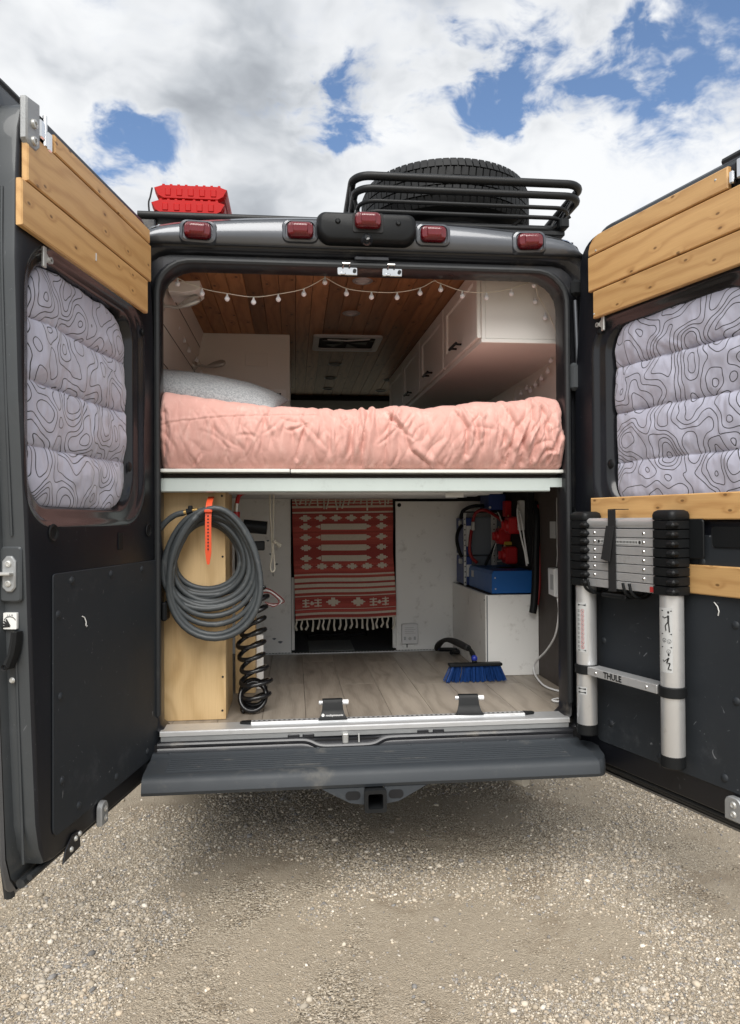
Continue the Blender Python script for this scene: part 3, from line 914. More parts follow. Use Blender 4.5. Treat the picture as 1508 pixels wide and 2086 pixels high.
bm_ = MB().prism(prof, -.798, .798, 'x')
bump_ = put(bm_, 'bumper_step', 'bumper_plastic', van, smooth=30)
for k in range(7):
    y = -.112 - .018 * k
    z = .5035 - (k * .018 + .012) * .055
    q = MB().tube([(-.73, y, z - .003), (-.72, y, z), (.70, y, z), (.71, y, z - .003)], .0042, 6)
    put(q, 'step_rib', 'bumper_plastic', bump_)
for x in (-.735, -.355, -.20, .14, .34, .52, .70):
    put(MB().lathe([(.0001, .5165), (.005, .5165), (.006, .515), (.010, .5145), (.011, .513)], 12, (x, -.066, 0), 'z'), 'bumper_screw', 'bumper_plastic', bump_)
for sx in (1, -1):
    c_ = MB()
    rg = []
    for i in range(9):
        a = R(90 * i / 8)
        rg.append([(sx * (.803 + .055 * math.sin(a)), (-.250 if sx > 0 else -.10) + .13 * (1 - math.cos(a)) + dy * math.cos(a), z) for dy, z in ((.20, .428), (0, .430), (-.004, .45), (0, .474), (.01, .486), (.20, .50))])
    rg.append([(sx * .865, .35, z) for z in (.428, .43, .45, .474, .486, .50)])
    c_.loft(rg, closed=True, cap=True)
    put(c_, 'bumper_corner', 'bumper_plastic', van, smooth=40)
# tow hitch
hx = -.012
ht = MB()
ht.loft([[(x, y, z) for x, z in rrect(hx - a, hx + a, .395 - a, .395 + a, .007, 3)] for a, y in ((.033, -.02), (.033, -.275), (.038, -.278), (.038, -.300), (.0255, -.300), (.0255, -.04))])
hitch = put(ht, 'tow_hitch', 'powder_coat', van)
for sx in (-1, 1):
    q = [(hx + sx * .034, .432), (hx + sx * .185, .432), (hx + sx * .15, .412), (hx + sx * .085, .378), (hx + sx * .034, .370)]
    put(MB().prism(q if sx < 0 else q[::-1], -.262, -.254, 'y', .002), 'hitch_plate', 'bumper_plastic', hitch)
    put(MB().prism(rrect(hx + sx * .075 - .026, hx + sx * .075 + .026, .390, .420, .014), -.2632, -.2625, 'y'), 'hitch_hole', 'dark_void', hitch)
put(MB().tube([(hx - .24, -.14, .445), (hx + .30, -.14, .445)], .03, 4), 'hitch_crossbar', 'powder_coat', hitch)
put(MB().tube(catmull([(.40, .9, .40), (.46, .2, .40), (.52, -.12, .405), (.55, -.19, .405)], 6), .024, 12), 'exhaust_pipe', 'zinc', van)
put(MB().bx(-.44, -.39, -.14, -.06, .385, .45, .006), 'recovery_eye', 'frame_paint', van)
put(MB().bx(-.82, .82, -.04, 5.3, .40, .535), 'underbody', 'dark_void', van)
# wheels
for sx in (-1, 1):
    for y in (1.15, 4.75):
        wh = MB().lathe([(.20, -.11), (.30, -.115), (.345, -.10), (.368, -.07), (.37, 0), (.368, .07), (.345, .10), (.30, .115), (.20, .11)], 36, (sx * .87, y, .365), 'x')
        wo_ = put(wh, 'wheel', 'tyre_rubber', van)
        put(MB().lathe([(.0001, sx * .06), (.06, sx * .07), (.08, sx * .04), (.17, sx * .03), (.20, sx * .09), (.205, sx * .10)], 28, (sx * .87, y, .365), 'x'), 'rim', 'cast_alloy', wo_)

# ================================================================== REAR DOORS
WC = (.455, 1.74)
def door_outline(shr, zb=.42, extra=0.0, tp=2.455):
    s_ = shr
    top, hin = tp - s_, -.065 + s_
    free = [(.785 + extra, zb + .10), (.806 + extra, .80), (.822 + extra, 1.05), (.838 + extra, 1.334), (.866 + extra, 1.68), (.882 + extra, 2.02), (.880 + extra, 2.24), (.872 + extra, 2.36)]
    pts = []
    def corner(cx, cz, r, a0, n=7):
        for i in range(n + 1):
            a = R(a0 + 90 * i / n)
            pts.append((cx + r * math.cos(a), cz + r * math.sin(a)))
    corner(hin + .05, zb + s_ + .05, .05, 180)
    corner(.765 + extra - s_ - .04, zb + s_ + .04, .04, 270)
    for u_, z_ in free:
        pts.append((u_ - s_, z_))
    corner(.862 + extra - s_ - .05, top - .05, .05, 0)
    corner(hin + .055 + .10, top - .10, .10, 90)
    pts.append((hin + .055, 2.20))
    pts.append((hin + .02, 1.9))
    return pts
def win_outline(d):
    return rrect(.085 + d, .822 - d, 1.352 + d * .9, 2.098 - d * .6, (.15 - d * .5, .12 - d * .5, .14 - d * .5, .11 - d * .5), 9)
def build_door(hinge, ang, s, label):
    u = Vector((math.cos(ang), math.sin(ang), 0))
    Mx = Matrix(((u.x, -u.y, 0, hinge[0]), (u.y, u.x, 0, hinge[1]), (0, 0, 1, 0), (0, 0, 0, 1)))
    NN = 240
    def ring(poly, n):
        return [(a, s * n, z) for a, z in star(poly, NN, WC)]
    L = [ring(door_outline(.004, .385, .012, 2.488), -.074), ring(door_outline(.016), -.066), ring(door_outline(.016), -.016), ring(door_outline(.018), -.008), ring(door_outline(.021), -.002), ring(door_outline(.026), 0)]
    L += [ring(win_outline(-.012), 0), ring(win_outline(-.004), -.002), ring(win_outline(.006), -.010), ring(win_outline(.018), -.018), ring(win_outline(.036), -.021), ring(win_outline(.046), -.026), ring(win_outline(.056), -.046), ring(win_outline(.066), -.068)]
    L_edge, L_win, L = L[:4], L[6:], L[3:7]
    d_ = put(MB().loft(L), 'rear_door', 'door_inner_paint', van, M=Mx, smooth=42, label=label)
    sk = [ring(door_outline(.004, .372, .012, 2.49), -.076), ring(door_outline(0, .365, .014, 2.495), -.082), ring(door_outline(.0, .365, .014, 2.495), -.088), ring(door_outline(.012, .38, .012, 2.49), -.094), ring(win_outline(.03), -.094), ring(win_outline(.05), -.086)]
    def loc(mb, name, mat, par=d_, **k):
        return put(mb, name, mat, par, M=Mx, **k)
    loc(MB().loft(L_win), 'window_surround', 'gloss_paint', smooth=50)
    loc(MB().loft(L_edge), 'door_edge', 'door_edge_paint', smooth=42)
    loc(MB().loft(sk), 'outer_skin', 'body_paint', smooth=40)
    gl = MB().loft([ring(win_outline(.045), -.076), ring(win_outline(.045), -.082)], cap=True)
    loc(gl, 'window_pane', 'glass_dark')
    # rubber strip on the free edge and along the bottom
    ep = [(.748, .362), (.782, .55), (.803, .80), (.822, 1.2), (.858, 1.6), (.884, 2.0), (.888, 2.24), (.884, 2.42), (.868, 2.482), (.82, 2.503), (.60, 2.503)]
    loc(MB().tube(catmull([(a, s * -.092, z) for a, z in ep], 8), .014, 8), 'edge_seal', 'rubber')
    loc(MB().tube(catmull([(a - .004, s * -.040, z) for a, z in ((.775, .46), (.796, .80), (.810, 1.05), (.812, 1.10))], 8), .004, 6), 'edge_bead', 'door_edge_paint')
    loc(MB().tube(catmull([(a - .002, s * -.040, z) for a, z in ((.826, 1.32), (.850, 1.66), (.868, 2.0), (.868, 2.2))], 8), .004, 6), 'edge_bead', 'door_edge_paint')
    loc(MB().tube([(-.03, s * -.055, .408), (.30, s * -.055, .405), (.76, s * -.055, .402)], .013, 8), 'bottom_seal', 'rubber')
    loc(MB().tube([(-.02, s * -.03, .422), (.76, s * -.03, .420)], .008, 8), 'bottom_seal', 'rubber')
    return d_, Mx, loc
def board(loc_door, Mx, s, u0, u1, z0, z1, th=.019, n0=.002, poly=None, label=None):
    """a cedar board on the door's inner face, its own frame at its middle"""
    L_, H_ = (u1 - u0) / 2, (z1 - z0) / 2
    M = Mx @ Matrix.Translation(((u0 + u1) / 2, s * (n0 + th / 2), (z0 + z1) / 2))
    if poly is None:
        poly = [(-L_, -H_), (L_, -H_), (L_, H_), (-L_, H_)]
    q = MB().prism(poly, -s * th / 2, s * th / 2, 'y', .0035)
    return put(q, 'board', 'cedar_board', loc_door, M=M, smooth=0, label=label)
def dome(loc, s, u, z, r=.013, n=.0, h=.006, mat='door_panel', name='fastener'):
    q = MB().lathe([(.0001, h), (r * .45, h * .93), (r * .8, h * .6), (r, 0)], 14)
    q.v = [(u + a, s * (n + c), z + b) for a, b, c in q.v]
    return loc(q, name, mat)

# ---- left door
LD, LM, lput = build_door((-.80, -.03), R(-101.5), 1, 'left rear door swung open, cedar boards above its window')
lb1 = board(LD, LM, 1, .075, .722, 2.354, 2.404)
lb2 = board(LD, LM, 1, .065, .852, 2.219, 2.350)
lb3 = board(LD, LM, 1, .095, .878, 2.096, 2.214)
lput(MB().prism(rrect(-.048, .705, .497, 1.213, (.03, .03, .012, .012)), .0005, .0055, 'y', .0018), 'lower_panel', 'door_panel')
for u_, z_ in [(.605, 1.188), (.358, 1.188), (.118, 1.188), (.680, 1.10), (.668, .873), (.660, .64), (.567, .535), (.322, .532), (.075, .535), (-.025, .638), (-.022, .874), (-.02, 1.06)]:
    dome(lput, 1, u_, z_, .012, .0055)
for u_, z_ in [(.697, 1.325), (.049, 1.323)]:
    q = MB().lathe([(.0001, -.001), (.015, .0), (.018, .003), (.022, .004), (.025, .001)], 20)
    q.v = [(u_ + a, c + .001, z_ + b) for a, b, c in q.v]
    lput(q, 'grommet', 'black_plastic')
lput(MB().prism(rrect(.262, .295, 1.262, 1.318, .004), .0005, .003, 'y', .001), 'bracket_slot', 'black_plastic')
dome(lput, 1, .165, 1.545, .018, -.019, .006, 'black_plastic', 'rubber_stop')
q = MB().lathe([(.0001, .004), (.010, .004), (.012, 0)], 14)
q.v = [(.09 + a, c, 2.03 + b) for a, b, c in q.v]
lput(q, 'plug', 'black_plastic')
# alloy bracket and latch hardware at the top of the free edge
q = MB().prism([(.800, 2.325), (.818, 2.308), (.846, 2.308), (.862, 2.325), (.862, 2.430), (.800, 2.440)], .003, .024, 'y', .004)
hb = lput(q, 'top_bracket', 'cast_alloy')
for z_ in (2.328, 2.372):
    q = MB().lathe([(.0001, .027), (.005, .027), (.006, .032), (.011, .031), (.012, .024)], 12)
    q.v = [(.832 + a, c, z_ + b) for a, b, c in q.v]
    lput(q, 'bolt', 'zinc', hb)
lput(MB().prism(rrect(.735, .792, 2.335, 2.432, .012), .001, .004, 'y', .001), 'latch_recess', 'dark_void')
q = MB().bx(.768, .790, .004, .020, 2.362, 2.412, .004)
q.bx(.738, .760, .004, .024, 2.342, 2.394, .004)
q.tube([(.764, .016, 2.35), (.764, .016, 2.43)], .006, 8)
lput(q, 'latch', 'chrome')
# bulldog clip holding the cover
def clip(loc, s, u, z):
    q = MB().bx(u - .008, u + .008, s * .004 - .004, s * .004 + .004, z - .028, z + .028, .002)
    q.prism([(u - .008, z - .014), (u - .022, z - .006), (u - .022, z + .006), (u - .008, z + .014)], s * .002, s * .006, 'y')
    q.lathe([(.004, -.004), (.009, -.004), (.009, .004), (.004, .004)], 12, (u - .028, s * .006, z), 'y')
    return loc(q, 'bulldog_clip', 'zinc')
clip(lput, 1, .748, 2.062)
# edge hardware: latch plate, pull sticker, lever
ex = .822
q = MB().prism([(-.062, 1.188), (-.050, 1.176), (-.036, 1.176), (-.026, 1.188), (-.026, 1.255), (-.036, 1.268), (-.050, 1.268), (-.062, 1.255)], ex - .01, ex + .010, 'x', .003)
lp_ = lput(q, 'latch_plate', 'cast_alloy')
for z_ in (1.198, 1.248):
    lput(MB().lathe([(.0001, ex + .0125), (.004, ex + .0125), (.005, ex + .014), (.008, ex + .013), (.009, ex + .01)], 12, (0, -.044, z_), 'x'), 'screw', 'zinc', lp_)
lput(MB().bx(ex, ex + .03, -.075, -.030, 1.219, 1.227, .002), 'latch_bar', 'zinc', lp_)
lput(MB().prism(rrect(-.072, -.014, 1.150, 1.292, .010), ex - .016, ex + .003, 'x', .004), 'latch_pocket', 'door_edge_paint')
lput(MB().prism(rrect(-.066, -.030, 1.080, 1.122, .002), ex - .012, ex - .0035, 'x'), 'pull_sticker', 'paper')
stk = MB()
for k in range(4):
    a = R(60 - 22 * k)
    cy, cz = -.048, 1.088
    stk.tube([(ex - .003, cy, cz), (ex - .003, cy - .020 * math.cos(a), cz + .020 * math.sin(a))], .0024, 6)
stk.tube([(ex - .003, -.048 - .016 * math.cos(R(a)), 1.100 + .012 * math.sin(R(a))) for a in range(15, 170, 15)], .0009, 5)
lput(stk, 'lever_pictogram', 'ink')
q = text_mb('PULL', .008, .0003)
q.v = [(ex - .0032, -.048 - x, 1.1145 + z) for x, y, z in q.v]
lput(q, 'sticker_lettering', 'ink')
q = MB()
q.loft([[(x, y, z) for x, y in ((ex - .01, cy - wd), (ex + .012, cy - wd * .7), (ex + .016, cy), (ex + .012, cy + wd * .7), (ex - .01, cy + wd))] for cy, z, wd in ((-.028, 1.075, .011), (-.030, 1.05, .012), (-.036, 1.02, .012), (-.046, .995, .013), (-.052, .98, .012))], cap=True)
lv = lput(q, 'door_lever', 'black_plastic', smooth=50)
lput(MB().lathe([(.0001, ex + .012), (.006, ex + .013), (.008, ex + .018), (.0085, ex + .01)], 12, (0, -.051, .985), 'x'), 'lever_pivot', 'black_matte', lv)
dome_e = MB().lathe([(.0001, ex - .004), (.005, ex - .004), (.008, ex - .008)], 12, (0, -.045, .948), 'x')
lput(dome_e, 'edge_bolt', 'zinc')
# lower alloy striker, bottom guide, snagged thread
q = MB().prism(rrect(.408, .455, .425, .497, (.004, .004, .022, .022)), .002, .020, 'y', .003)
ls = lput(q, 'bottom_striker', 'cast_alloy')
for z_ in (.446, .474):
    q = MB().lathe([(.0001, .022), (.004, .022), (.006, .024), (.010, .022)], 12)
    q.v = [(.431 + a, c, z_ + b) for a, b, c in q.v]
    lput(q, 'screw', 'zinc', ls)
q = MB().prism([(.555, .412), (.655, .405), (.640, .44), (.60, .466), (.56, .462)], .001, .006, 'y', .002)
bg_ = lput(q, 'bottom_guide', 'frame_paint')
for u_, z_ in ((.585, .448), (.562, .452), (.61, .428)):
    dome(lput, 1, u_, z_, .008, .006, .006, 'zinc', 'guide_rivet')
q = MB().tube([(.548, .007, 1.078), (.540, .010, 1.074), (.534, .012, 1.060), (.536, .012, 1.050), (.528, .010, 1.045), (.520, .008, 1.047)], .0016, 6)
lput(q, 'snagged_thread', 'paper')
lput(MB().bx(.4885, .4935, .0215, .0245, 2.142, 2.166, .001), 'clear_hook', 'clear_plastic')
# ---- right door
RD, RM, rput = build_door((.83, -.03), R(-71.8), -1, 'right rear door swung open, carrying the folded ladder')
H1 = (2.424 - 2.356) / 2
rb1 = board(RD, RM, -1, .082, .704, 2.356, 2.424, poly=[(-.311, -H1), (.311, -H1), (.311, H1), (-.26, H1), (-.285, H1 - .008), (-.303, H1 - .028), (-.311, -H1 + .02)])
rb2 = board(RD, RM, -1, .080, .852, 2.219, 2.351)
rb3 = board(RD, RM, -1, .106, .862, 2.112, 2.214)
rb4 = board(RD, RM, -1, .082, .80, 1.350, 1.434)
rb5 = board(RD, RM, -1, .10, .80, 1.113, 1.206)
rput(MB().prism(rrect(.085, .74, .520, 1.30, (.03, .03, .012, .012)), -.0005, -.0055, 'y', .0018), 'lower_panel', 'door_panel')
rput(MB().prism(rrect(.62, .735, 1.262, 1.330, .012), -.0056, -.009, 'y', .003), 'panel_pad', 'black_plastic')
for u_, z_ in [(.165, .60), (.40, .545), (.655, .555), (.70, .80), (.70, 1.03), (.58, 1.215), (.13, .9)]:
    dome(rput, -1, u_, z_, .013, .0055)
clip(rput, -1, .142, 2.088)
dome(rput, -1, .118, 2.062, .013, 0, .004, 'black_plastic', 'rubber_stop')
dome(rput, -1, .150, 1.56, .018, -.019, .006, 'black_plastic', 'rubber_stop')
for u_, z_ in ((.112, 1.372), (.112, 2.128), (.66, 2.40), (.125, 2.365)):
    dome(rput, -1, u_, z_, .004, .0212, .0015, 'zinc', 'wood_screw')
q = MB().prism(rrect(.665, .725, .440, .512, (.004, .004, .022, .022)), -.002, -.022, 'y', .003)
rs_ = rput(q, 'bottom_striker', 'cast_alloy')
for z_ in (.461, .489):
    q = MB().lathe([(.0001, .024), (.004, .024), (.007, .026), (.011, .022)], 12)
    q.v = [(.697 + a, -c, z_ + b) for a, b, c in q.v]
    rput(q, 'screw', 'zinc', rs_)
q = MB().bx(.712, .728, -.028, -.006, 2.362, 2.402, .004)
q.bx(.732, .76, -.020, -.004, 2.372, 2.432, .004)
rput(q, 'latch', 'chrome')
rput(MB().prism(rrect(.716, .80, 2.345, 2.436, .012), -.001, -.004, 'y', .001), 'latch_recess', 'dark_void')
q = MB().tube([(.625, -.007, 1.092), (.640, -.010, 1.080), (.645, -.010, 1.066), (.640, -.008, 1.052)], .0018, 6)
rput(q, 'snagged_thread', 'paper')

# ---- insulated window covers
def cover(Mx, s, u0, u1, z0, z1, seams, rad, seed, label):
    nu, nz = 130, 220
    zs = np.linspace(z0, z1, nz)
    us = np.linspace(0, 1, nu)
    U, Zc = np.meshgrid(us, zs, indexing='ij')
    poly = rrect(u0, u1, z0, z1, rad, 10)
    # limits of u for each z
    pz = np.array(poly)
    lo = np.empty(nz); hi = np.empty(nz)
    for j, z in enumerate(zs):
        zz_ = min(max(z, z0 + 1e-4), z1 - 1e-4)
        A, B = pz, np.roll(pz, -1, 0)
        c_ = ((A[:, 1] - zz_) * (B[:, 1] - zz_) <= 0) & (np.abs(A[:, 1] - B[:, 1]) > 1e-9)
        t_ = (zz_ - A[c_, 1]) / (B[c_, 1] - A[c_, 1])
        uu = A[c_, 0] + t_ * (B[c_, 0] - A[c_, 0])
        lo[j], hi[j] = uu.min(), uu.max()
    wob = 1 + .012 * (vnoise(np.zeros(nz), zs * 20, seed) - .5)
    UU = lo[None] + U * (hi - lo)[None] * wob[None]
    bounds = [z0] + list(seams) + [z1]
    puff = np.zeros_like(UU)
    for a, b2 in zip(bounds[:-1], bounds[1:]):
        tilt = .012 * (fbm(UU * 5, UU * 0 + a * 9, 2, seed) - .5)
        t_ = (Zc - a - (tilt if a != z0 else 0)) / (b2 - a)
        inside = (t_ >= 0) & (t_ <= 1)
        bulge = np.clip(np.sin(np.pi * np.clip(t_, 0, 1)), 0, 1) ** .36
        puff = np.where(inside, bulge, puff)
    edge = np.clip(np.minimum(U, 1 - U) * 9, 0, 1) ** .5
    wr = (ridged(UU * 16 + 2 * fbm(UU * 6, Zc * 6, 2, seed + 5), Zc * 6, 3, seed + 2) - .5)
    wr2 = (fbm(UU * 11, Zc * 9, 3, seed + 9) - .5)
    n = -.054 + .034 * (puff * .85 + .10) * (.45 + .55 * edge) + .018 * wr * (1.3 - puff) + .024 * wr2 * puff
    for sm_ in seams:
        tl_ = .012 * (fbm(UU * 5, UU * 0 + sm_ * 9, 2, seed) - .5)
        n = n + .0075 * np.exp(-np.abs(Zc - sm_ - tl_) / .022) * (ridged(UU * 30 + 3 * fbm(UU * 8, Zc * 12, 2, seed + 3), Zc * 3, 2, seed + 8) - .55)
    P = np.stack([UU, s * n, Zc], -1)
    q = MB()
    q.grid(P)
    base = len(q.v)
    Pb = P.copy()
    Pb[..., 1] = s * -.064
    q.grid(Pb)
    # rim
    def id_(i, j, o): return o + i * nz + j
    for i in range(nu - 1):
        q.f.append((id_(i, 0, 0), id_(i + 1, 0, 0), id_(i + 1, 0, base), id_(i, 0, base)))
        q.f.append((id_(i, nz - 1, 0), id_(i + 1, nz - 1, 0), id_(i + 1, nz - 1, base), id_(i, nz - 1, base)))
    for j in range(nz - 1):
        q.f.append((id_(0, j, 0), id_(0, j + 1, 0), id_(0, j + 1, base), id_(0, j, base)))
        q.f.append((id_(nu - 1, j, 0), id_(nu - 1, j + 1, 0), id_(nu - 1, j + 1, base), id_(nu - 1, j, base)))
    cu, cz = (u0 + u1) / 2, z0
    q.v = [(a - cu, b, c - cz) for a, b, c in q.v]
    return put(q, 'window_cover', 'topo_fabric', None, M=Mx @ Matrix.Translation((cu, 0, cz)), smooth=180, label=label, cat='window cover', group='quilted window covers')
cover(LM, 1, .155, .760, 1.393, 2.062, (1.560, 1.735, 1.905), (.15, .10, .10, .15), 21, 'grey quilted cover with contour-line print in left door window')
cover(RM, -1, .160, .775, 1.392, 2.082, (1.566, 1.750, 1.920), (.10, .10, .10, .11), 55, 'grey quilted cover with contour-line print in right door window')

# ================================================================== VAN INTERIOR SHELL
def zframe(x, y, z, ang=90):
    """frame whose local x runs along van +y (for long planks)"""
    return rot('Z', R(ang), (x, y, z))
ceil = put(MB().bx(-.84, .84, .04, 3.5, 2.452, 2.470), 'ceiling', 'dark_void', van)
ps = None
x = -.815
k = 0
pw = .0775
while x < .80:
    M = zframe(x + pw / 2, 1.77, 2.446 - (k % 3) * .0004)
    if ps is None:
        prof = [(-.0375, -.006), (-.0340, -.0075), (.0340, -.0075), (.0375, -.006), (.0375, .006), (-.0375, .006)]
        q = MB().prism(prof, -1.72, 1.72, 'x')
        ps = put(q, 'plank', 'ceiling_plank', ceil, M=M, smooth=0)
    else:
        share(ps, 'plank', ceil, M)
    x += pw
    k += 1
# recessed downlights
for i, (x, y) in enumerate([(.028, .48), (.017, .992), (.0, 2.225), (-.008, 2.706), (-.007, 3.15), (.446, 2.75), (.436, 3.21)]):
    M = Matrix.Translation((x, y, 2.4385))
    if i == 0:
        dl0 = put(MB().lathe([(.046, .002), (.047, -.002), (.040, -.007), (.034, -.005), (.032, .0), (.001, .001)], 24), 'downlight', 'cast_alloy', ceil, M=M)
        dg0 = put(MB().lathe([(.0001, -.001), (.031, -.0012)], 20), 'downlight_lens', 'sticker_grey', ceil, M=M)
    else:
        share(dl0, 'downlight', ceil, M)
        share(dg0, 'downlight_lens', ceil, M)
# floor with vinyl planks
flr = put(MB().bx(-.93, .95, .03, 3.4, .545, .560), 'floor', 'dark_void', van)
fp = {}
for i in range(11):
    xx = -.93 + i * .172
    off = (i * .53) % 1.1 + .25
    ylist = [.028] + [yy for yy in (off, off + 1.22) if .3 < yy < 1.45] + [1.565]
    for y0, y1 in zip(ylist[:-1], ylist[1:]):
        x1 = min(xx + .172, .95)
        M = zframe((xx + x1) / 2, (y0 + y1) / 2, .567)
        q = MB().box((0, 0, 0), ((y1 - y0) / 2 - .0006, (x1 - xx) / 2 - .0006, .007), .0012)
        put(q, 'plank', 'floor_plank', flr, M=M, smooth=0)
put(MB().bx(-.40, .40, 1.60, 3.3, .556, .562), 'walkway_mat', 'dark_carpet', flr)
put(MB().bx(-.20, .08, 1.66, 2.05, .562, .566, .002), 'walkway_tile', 'tile_light', flr)
put(MB().tube(catmull([(-.2 + .05 * i, 2.2 + .012 * (i % 2), .572 + .006 * (i % 3)) for i in range(9)], 5), .012, 6), 'mat_roll', 'black_matte', flr)
# side walls
wl = MB()
wl.prism([(-.945, .55), (-.932, .55), (-.925, 1.62), (-.90, 1.95), (-.795, 2.45), (-.83, 2.45), (-.94, 1.95)], .04, 3.45, 'y')
lw = put(wl, 'side_wall', 'offwhite_wall', van, smooth=30)
for f in (.25, .52, .8):
    xa, za = -.90 + f * .105, 1.95 + f * .50
    put(MB().tube([(xa + .0005, .05, za), (xa + .0005, 1.44, za)], .0022, 4), 'panel_seam', 'brown_wall', lw)
put(MB().tube([(-.921, .05, 1.70), (-.909, 1.44, 1.86)], .0025, 4), 'panel_seam', 'brown_wall', lw)
wr_ = MB()
wr_.prism([(.962, .55), (.950, .55), (.945, 1.60), (.93, 2.10), (.80, 2.45), (.83, 2.45), (.95, 2.10)], .04, 3.45, 'y')
rw = put(wr_, 'side_wall', 'offwhite_wall', van, smooth=30)
put(MB().bx(.938, .948, .05, 1.56, .572, 1.53), 'lower_wall_panel', 'brown_wall', rw)
put(MB().tube([(.938, .06, 1.80), (.938, 2.6, 1.80)], .004, 4), 'panel_seam', 'cabinet_white', rw)
put(MB().bx(-.94, .95, 3.42, 3.44, .55, 1.85), 'light_block_curtain', 'black_matte', van)  # unseen black sheet, its height set to limit light coming from the windscreen
put(MB().bx(-.84, .84, 3.505, 4.5, 2.40, 2.46, .01), 'headliner_light_block', 'black_matte', van)  # dark panel added to block the bright windscreen strip at the far end

# ---- white closet end panel beyond the bed, with a control panel on it
cl = put(MB().bx(-.92, -.306, 1.452, 1.472, 1.55, 2.437, .002), 'closet_panel', 'offwhite_wall', None, label='off-white closet end panel rising behind the grey pillow', cat='panel')
put(MB().bx(-.324, -.306, 1.474, 2.6, 1.55, 2.437, .002), 'closet_side', 'offwhite_wall', cl)
put(MB().prism(rrect(-.560, -.432, 2.25, 2.325, .003), 1.4515, 1.447, 'y', .001), 'access_plate', 'offwhite_wall', cl)
th = put(MB().prism(rrect(-.436, -.327, 2.018, 2.118, .004), 1.4515, 1.446, 'y', .0015), 'control_panel', 'cabinet_white', None, label='small control panel with a screen on the closet wall', cat='control panel')
put(MB().prism(rrect(-.418, -.386, 2.068, 2.098, .002), 1.4455, 1.443, 'y', .0006), 'display', 'screen', th)
for i in range(4):
    xx, zz_ = -.376 + .014 * (i % 2), 2.075 + .015 * (i // 2)
    put(MB().bx(xx - .005, xx + .005, 1.4425, 1.4455, zz_ - .005, zz_ + .005, .001), 'button', 'black_plastic', th)

# ---- roof fan
fan = thing('roof_fan', 'square roof fan vent set into the plank ceiling', 'roof vent', (.035, 1.612, 2.43))
fx0, fx1, fy0, fy1 = -.168, .238, 1.432, 1.795
q = MB().loft([[(x, y, z) for x, y in rrect(fx0 + d, fx1 - d, fy0 + d, fy1 - d, .02, 4)] for d, z in ((0, 2.438), (0, 2.428), (.004, 2.424), (.032, 2.424), (.036, 2.430), (.036, 2.46))])
put(q, 'vent_frame', 'sticker_grey', fan, smooth=30)
put(MB().bx(fx0 + .03, fx1 - .03, fy0 + .03, fy1 - .03, 2.437, 2.4375), 'fan_screen', 'dark_void', fan)
put(MB().tube([(-.10, 1.52, 2.430), (.03, 1.53, 2.427), (.17, 1.50, 2.430)], .004, 6), 'fan_cable', 'white_plastic', fan)
for xx in (-.10, .18):
    put(MB().lathe([(.0001, 2.418), (.014, 2.418), (.016, 2.425), (.010, 2.433)], 12, (xx, 1.50, 0), 'z'), 'fan_knob', 'black_plastic', fan)
q = MB()
for kk in range(5):
    a = R(72 * kk)
    q.prism([(.035 + .02 * math.cos(a), 1.61 + .02 * math.sin(a)), (.035 + .13 * math.cos(a - .3), 1.61 + .13 * math.sin(a - .3)), (.035 + .13 * math.cos(a + .3), 1.61 + .13 * math.sin(a + .3))], 2.432, 2.434, 'z')
put(q, 'fan_blades', 'black_plastic', fan)

# ---- overhead cabinets on the right
cab = thing('overhead_cabinet', 'white overhead cabinet run with black handles, upper right of the van', 'cabinet', (.72, 1.3, 2.10))
X0 = .500
def cx_(y): return X0 + .004 - .020 * (y - .2)
q = MB()
q.add([(cx_(.20) + .018, .205, 2.102), (.93, .205, 2.102), (.93, .205, 2.10), (.80, .205, 2.437), (cx_(.20) + .018, .205, 2.437)], [(0, 1, 3, 4)])
q = MB().prism([(cx_(.2) + .016, 2.118), (.925, 2.118), (.80, 2.437), (cx_(.2) + .016, 2.437)], .205, .224, 'y', .0015)
put(q, 'end_panel', 'cabinet_white', cab, smooth=0)
put(MB().prism([(cx_(.2) - .002, .203), (.932, .203), (.932, 2.7), (cx_(2.7) - .002, 2.7)], 2.100, 2.117, 'z', .0015), 'bottom_panel', 'cabinet_white', cab, smooth=0)
q = MB().prism([(cx_(.2), .204), (cx_(.2) + .015, .204), (cx_(2.7) + .015, 2.7), (cx_(2.7), 2.7)], 2.1175, 2.437, 'z')
put(q, 'face_frame', 'cabinet_white', cab, smooth=0)
ang = math.atan2(2.5, cx_(2.7) - cx_(.2))
for i, (y0, y1) in enumerate([(.215, .845), (.86, 1.475), (1.49, 2.08), (2.095, 2.68)]):
    yc = (y0 + y1) / 2
    M = Matrix.Translation((cx_(yc), yc, 2.2775)) @ Matrix.Rotation(ang, 4, 'Z')     # local x along the cabinet, local y = towards the aisle
    hw = (y1 - y0) / 2 - .002
    q = MB()
    fr_ = .058
    rr_ = [(-hw, hw, -.155, .155, .001), (-hw, hw, -.155, .155, .014), (-hw + .003, hw - .003, -.152, .152, .017), (-hw + fr_, hw - fr_, -.155 + fr_, .155 - fr_, .017), (-hw + fr_ + .004, hw - fr_ - .004, -.151 + fr_, .151 - fr_, .008)]
    q.loft([[(x0_, d_, z0_), (x1_, d_, z0_), (x1_, d_, z1_), (x0_, d_, z1_)] for x0_, x1_, z0_, z1_, d_ in rr_], cap=True)
    dr = put(q, 'cabinet_door', 'cabinet_white', cab, M=M, smooth=0)
    hq = MB().tube([(-.065, .047, -.118), (.065, .047, -.118)], .0065, 10)
    hq.tube([(-.045, .016, -.118), (-.045, .047, -.118)], .005, 8)
    hq.tube([(.045, .016, -.118), (.045, .047, -.118)], .005, 8)
    put(hq, 'handle', 'black_plastic', dr, M=M)

